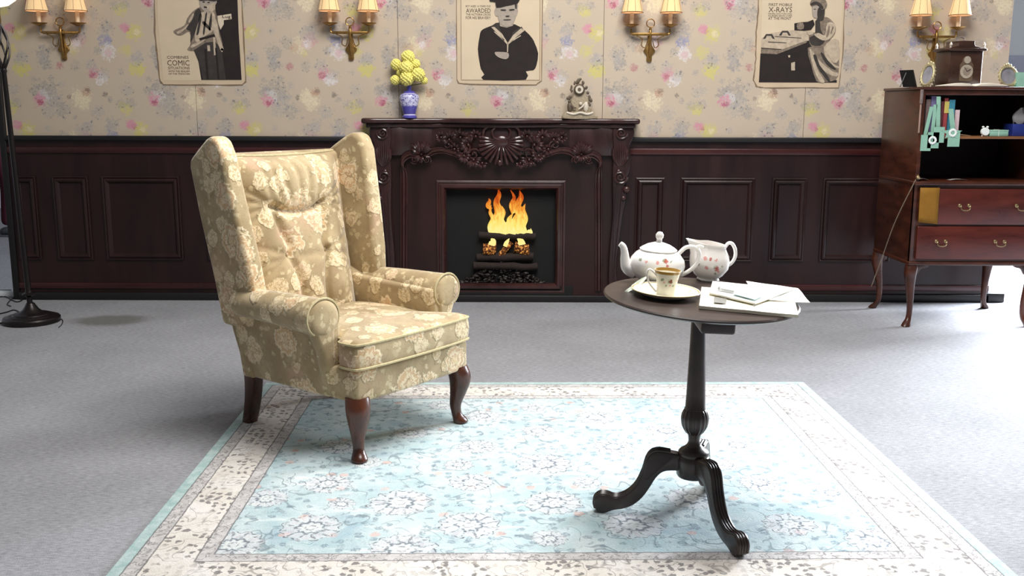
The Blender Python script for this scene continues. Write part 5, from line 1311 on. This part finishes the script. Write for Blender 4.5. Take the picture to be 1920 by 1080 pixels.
# ================================================================== FLOOR LAMP
IRON = plain('dark_bronze_iron', (34, 28, 28), .35, .5, .25, 60); k = NT('lit_opal_glass', .3, .5); k.color((250, 245, 225)); k.emit((255, 240, 205), 1.6); OPAL = k.m
lp = on_z(60, 604, 0)
fl_ = thing('floor_lamp', 'dark bronze floor lamp with round stepped base and lit opal glass shade', 'floor lamp', (lp.x, lp.y, 0))
lathe('base', [(0, 0), (.150, 0), (.156, .006), (.156, .026), (.150, .034), (.128, .038), (.122, .044), (.104, .046), (.098, .053), (.078, .056), (.060, .064), (.042, .080), (.030, .100), (.022, .114), (0, .116)], IRON, fl_, 48, ang=35)
LEAN = -.024
def lpn(z): return (LEAN * z, 0, z)
st = [(.016, .11), (.014, .15), (.020, .156), (.036, .162), (.037, .170), (.020, .178), (.016, .19), (.0155, .30), (.0145, 1.0), (.0135, 1.42), (.018, 1.43), (.014, 1.445)]
tube('pole', [lpn(z) for r, z in st], [r for r, z in st], IRON, fl_, n=16, ang=40)
for i in range(6):
    a0 = 2 * math.pi * i / 6; pts = []
    for j in range(15):
        t = j / 14; r = .008 + .036 * math.sin(math.pi * t); a = a0 + 1.6 * t; z = 1.44 + .25 * t
        pts.append((LEAN * z + r * math.cos(a), r * math.sin(a), z))
    tube('basket_wire', pts, .0055, IRON, fl_, n=6)
tube('socket', [lpn(1.685), lpn(1.70), lpn(1.74), lpn(1.79)], [.012, .016, .015, .020], plain('lamp_brass', (120, 92, 48), .35, .7), fl_, n=14)
shp = lathe('glass_shade', [(.020, 1.775), (.06, 1.785), (.10, 1.815), (.125, 1.86), (.130, 1.91), (.115, 1.965), (.08, 2.0), (.04, 2.012), (.036, 2.006), (.075, 1.992), (.108, 1.96), (.122, 1.91), (.117, 1.862), (.094, 1.822), (.056, 1.793), (.018, 1.783)], OPAL, fl_, 40, (LEAN * 1.8, 0, 0), ang=60)
# cables
BLK = plain('black_cable', (20, 20, 22), .45, var=.1)
def cable(pts, lab, r=.004):
    tag(tube('cable', smoothpath([on_z(a, b, r) for a, b in pts], 6), r, BLK, n=6), lab, 'cable')
cable([(55, 600), (30, 582), (10, 586), (-20, 593)], 'black cable running left behind the floor lamp base')
cable([(20, 602), (0, 606), (-40, 612)], 'black cable leaving the floor lamp base to the left edge', .0035)
cable([(74, 594), (88, 590), (105, 594), (117, 600), (116, 608), (110, 614)], 'thin black cable looping round the right of the lamp base', .0025)
cable([(-15, 559), (8, 556), (20, 561), (32, 566), (42, 562), (38, 557), (24, 559), (14, 570), (20, 574)], 'tangled black cable on the floor by the end of the wall', .004)
pp = on_z(8, 552, 0)
pg = thing('plug_block', 'small black plug adapter on the floor by the end of the wall', 'plug', (pp.x, pp.y, 0), (0, 0, R(12)))
box('block', -.045, .045, -.02, .02, .0005, .03, BLK, pg, bevel=.005); tube('cord_relief', [(.045, 0, .014), (.075, 0, .010)], [.009, .005], BLK, pg, n=8)

# ================================================================== PERSON passing behind the wall at the left
fp_ = on_z(14, 446, 0)
k = NT('person_clothing', .8, .2); v = k.coord(); s = k.sep(v)
c = k.mix(k.mr(s[2], .10, .13), (44, 48, 70), (70, 30, 40)); c = k.mix(k.mr(s[2], .93, .96), c, (58, 62, 76)); c = k.mix(k.mr(s[2], 1.46, 1.475), c, (196, 158, 136)); k.color(c)
BODY = k.m
pe = thing('person', 'person in dark red trousers and grey shoes walking behind the left end of the wall', 'person', (fp_.x + .02, fp_.y, 0))
J = {'pel': (-.10, 0, .95), 'spi': (-.10, 0, 1.15), 'che': (-.10, 0, 1.32), 'nec': (-.095, 0, 1.48), 'hea': (-.085, 0, 1.62), 'top': (-.085, 0, 1.70),
     'hl': (-.10, .09, .90), 'kl': (-.02, .095, .50), 'al': (-.06, .10, .10), 'hr': (-.10, -.09, .90), 'kr': (-.20, -.095, .50), 'ar': (-.36, -.10, .13),
     'sl': (-.10, .18, 1.40), 'el': (-.18, .23, 1.14), 'wl': (-.10, .22, .92), 'fl': (-.07, .22, .83), 'sr': (-.10, -.18, 1.40), 'er': (-.07, -.23, 1.14), 'wr': (.06, -.22, .95), 'fr': (.10, -.22, .87)}
E = [('pel', 'spi'), ('spi', 'che'), ('che', 'nec'), ('nec', 'hea'), ('hea', 'top'), ('pel', 'hl'), ('hl', 'kl'), ('kl', 'al'), ('pel', 'hr'), ('hr', 'kr'), ('kr', 'ar'), ('che', 'sl'), ('sl', 'el'), ('el', 'wl'), ('wl', 'fl'), ('che', 'sr'), ('sr', 'er'), ('er', 'wr'), ('wr', 'fr')]
RAD = {'pel': .14, 'spi': .125, 'che': .14, 'nec': .055, 'hea': .085, 'top': .07, 'hl': .09, 'kl': .07, 'al': .06, 'hr': .09, 'kr': .07, 'ar': .06, 'sl': .06, 'el': .045, 'wl': .032, 'fl': .025, 'sr': .06, 'er': .045, 'wr': .032, 'fr': .025}
names = list(J); me = bpy.data.meshes.new('body'); me.from_pydata([J[n] for n in names], [(names.index(a), names.index(b)) for a, b in E], [])
bo = bpy.data.objects.new('body', me); COL.objects.link(bo); bo.parent = pe
md = bo.modifiers.new('skin', 'SKIN'); md.use_smooth_shade = True
for i, n in enumerate(names): me.skin_vertices[0].data[i].radius = (RAD[n], RAD[n]); me.skin_vertices[0].data[i].use_root = (n == 'pel')
md = bo.modifiers.new('subd', 'SUBSURF'); md.levels = 2; md.render_levels = 2
me.materials.append(BODY)
SHOE = plain('grey_trainer', (66, 68, 72), .7, var=.2, scale=60); SOLE = plain('trainer_sole', (96, 98, 100), .7)
def shoe(x, y, z, pit):
    st = [(-.09, .032, .05), (-.05, .040, .075), (.0, .042, .08), (.06, .044, .06), (.11, .046, .042), (.15, .040, .034), (.172, .022, .024)]
    V = []; F_ = []; n = 14
    for (u, w, h) in st:
        for i in range(n):
            a = 2 * math.pi * i / n; V.append((u, math.cos(a) * w, max(.016, .016 + h * .5 + math.sin(a) * h * .55)))
    for j in range(len(st) - 1):
        for i in range(n): F_.append((j * n + i, j * n + (i + 1) % n, (j + 1) * n + (i + 1) % n, (j + 1) * n + i))
    F_.append(tuple(range(n))); F_.append(tuple((len(st) - 1) * n + i for i in range(n)))
    o = raw('shoe', V, F_, SHOE, pe, ang=60, subs=1); o.location = (x, y, z); o.rotation_euler = (0, R(pit), 0)
    prism('sole', smooth2([(-.095, -.034), (.06, -.046), (.13, -.044), (.176, 0), (.13, .044), (.06, .046), (-.095, .034)], 3), 'z', .0005, .018, SOLE, o, bevel=.004)
shoe(-.05, .10, 0, 0); shoe(-.40, -.10, .055, 28)
hr = MB(); hr.ball((-.10, 0, 1.68), .095, 16, 10, (1.05, .95, .9)); hr.build('hair', plain('brown_hair', (60, 42, 30), .7, var=.3, scale=90), pe)
mb = MB(); mb.ball((.005, 0, 1.61), .016, 8, 6, (1, .7, 1.4)); mb.build('nose', plain('skin_tone', (196, 158, 136), .6, var=.05), pe)
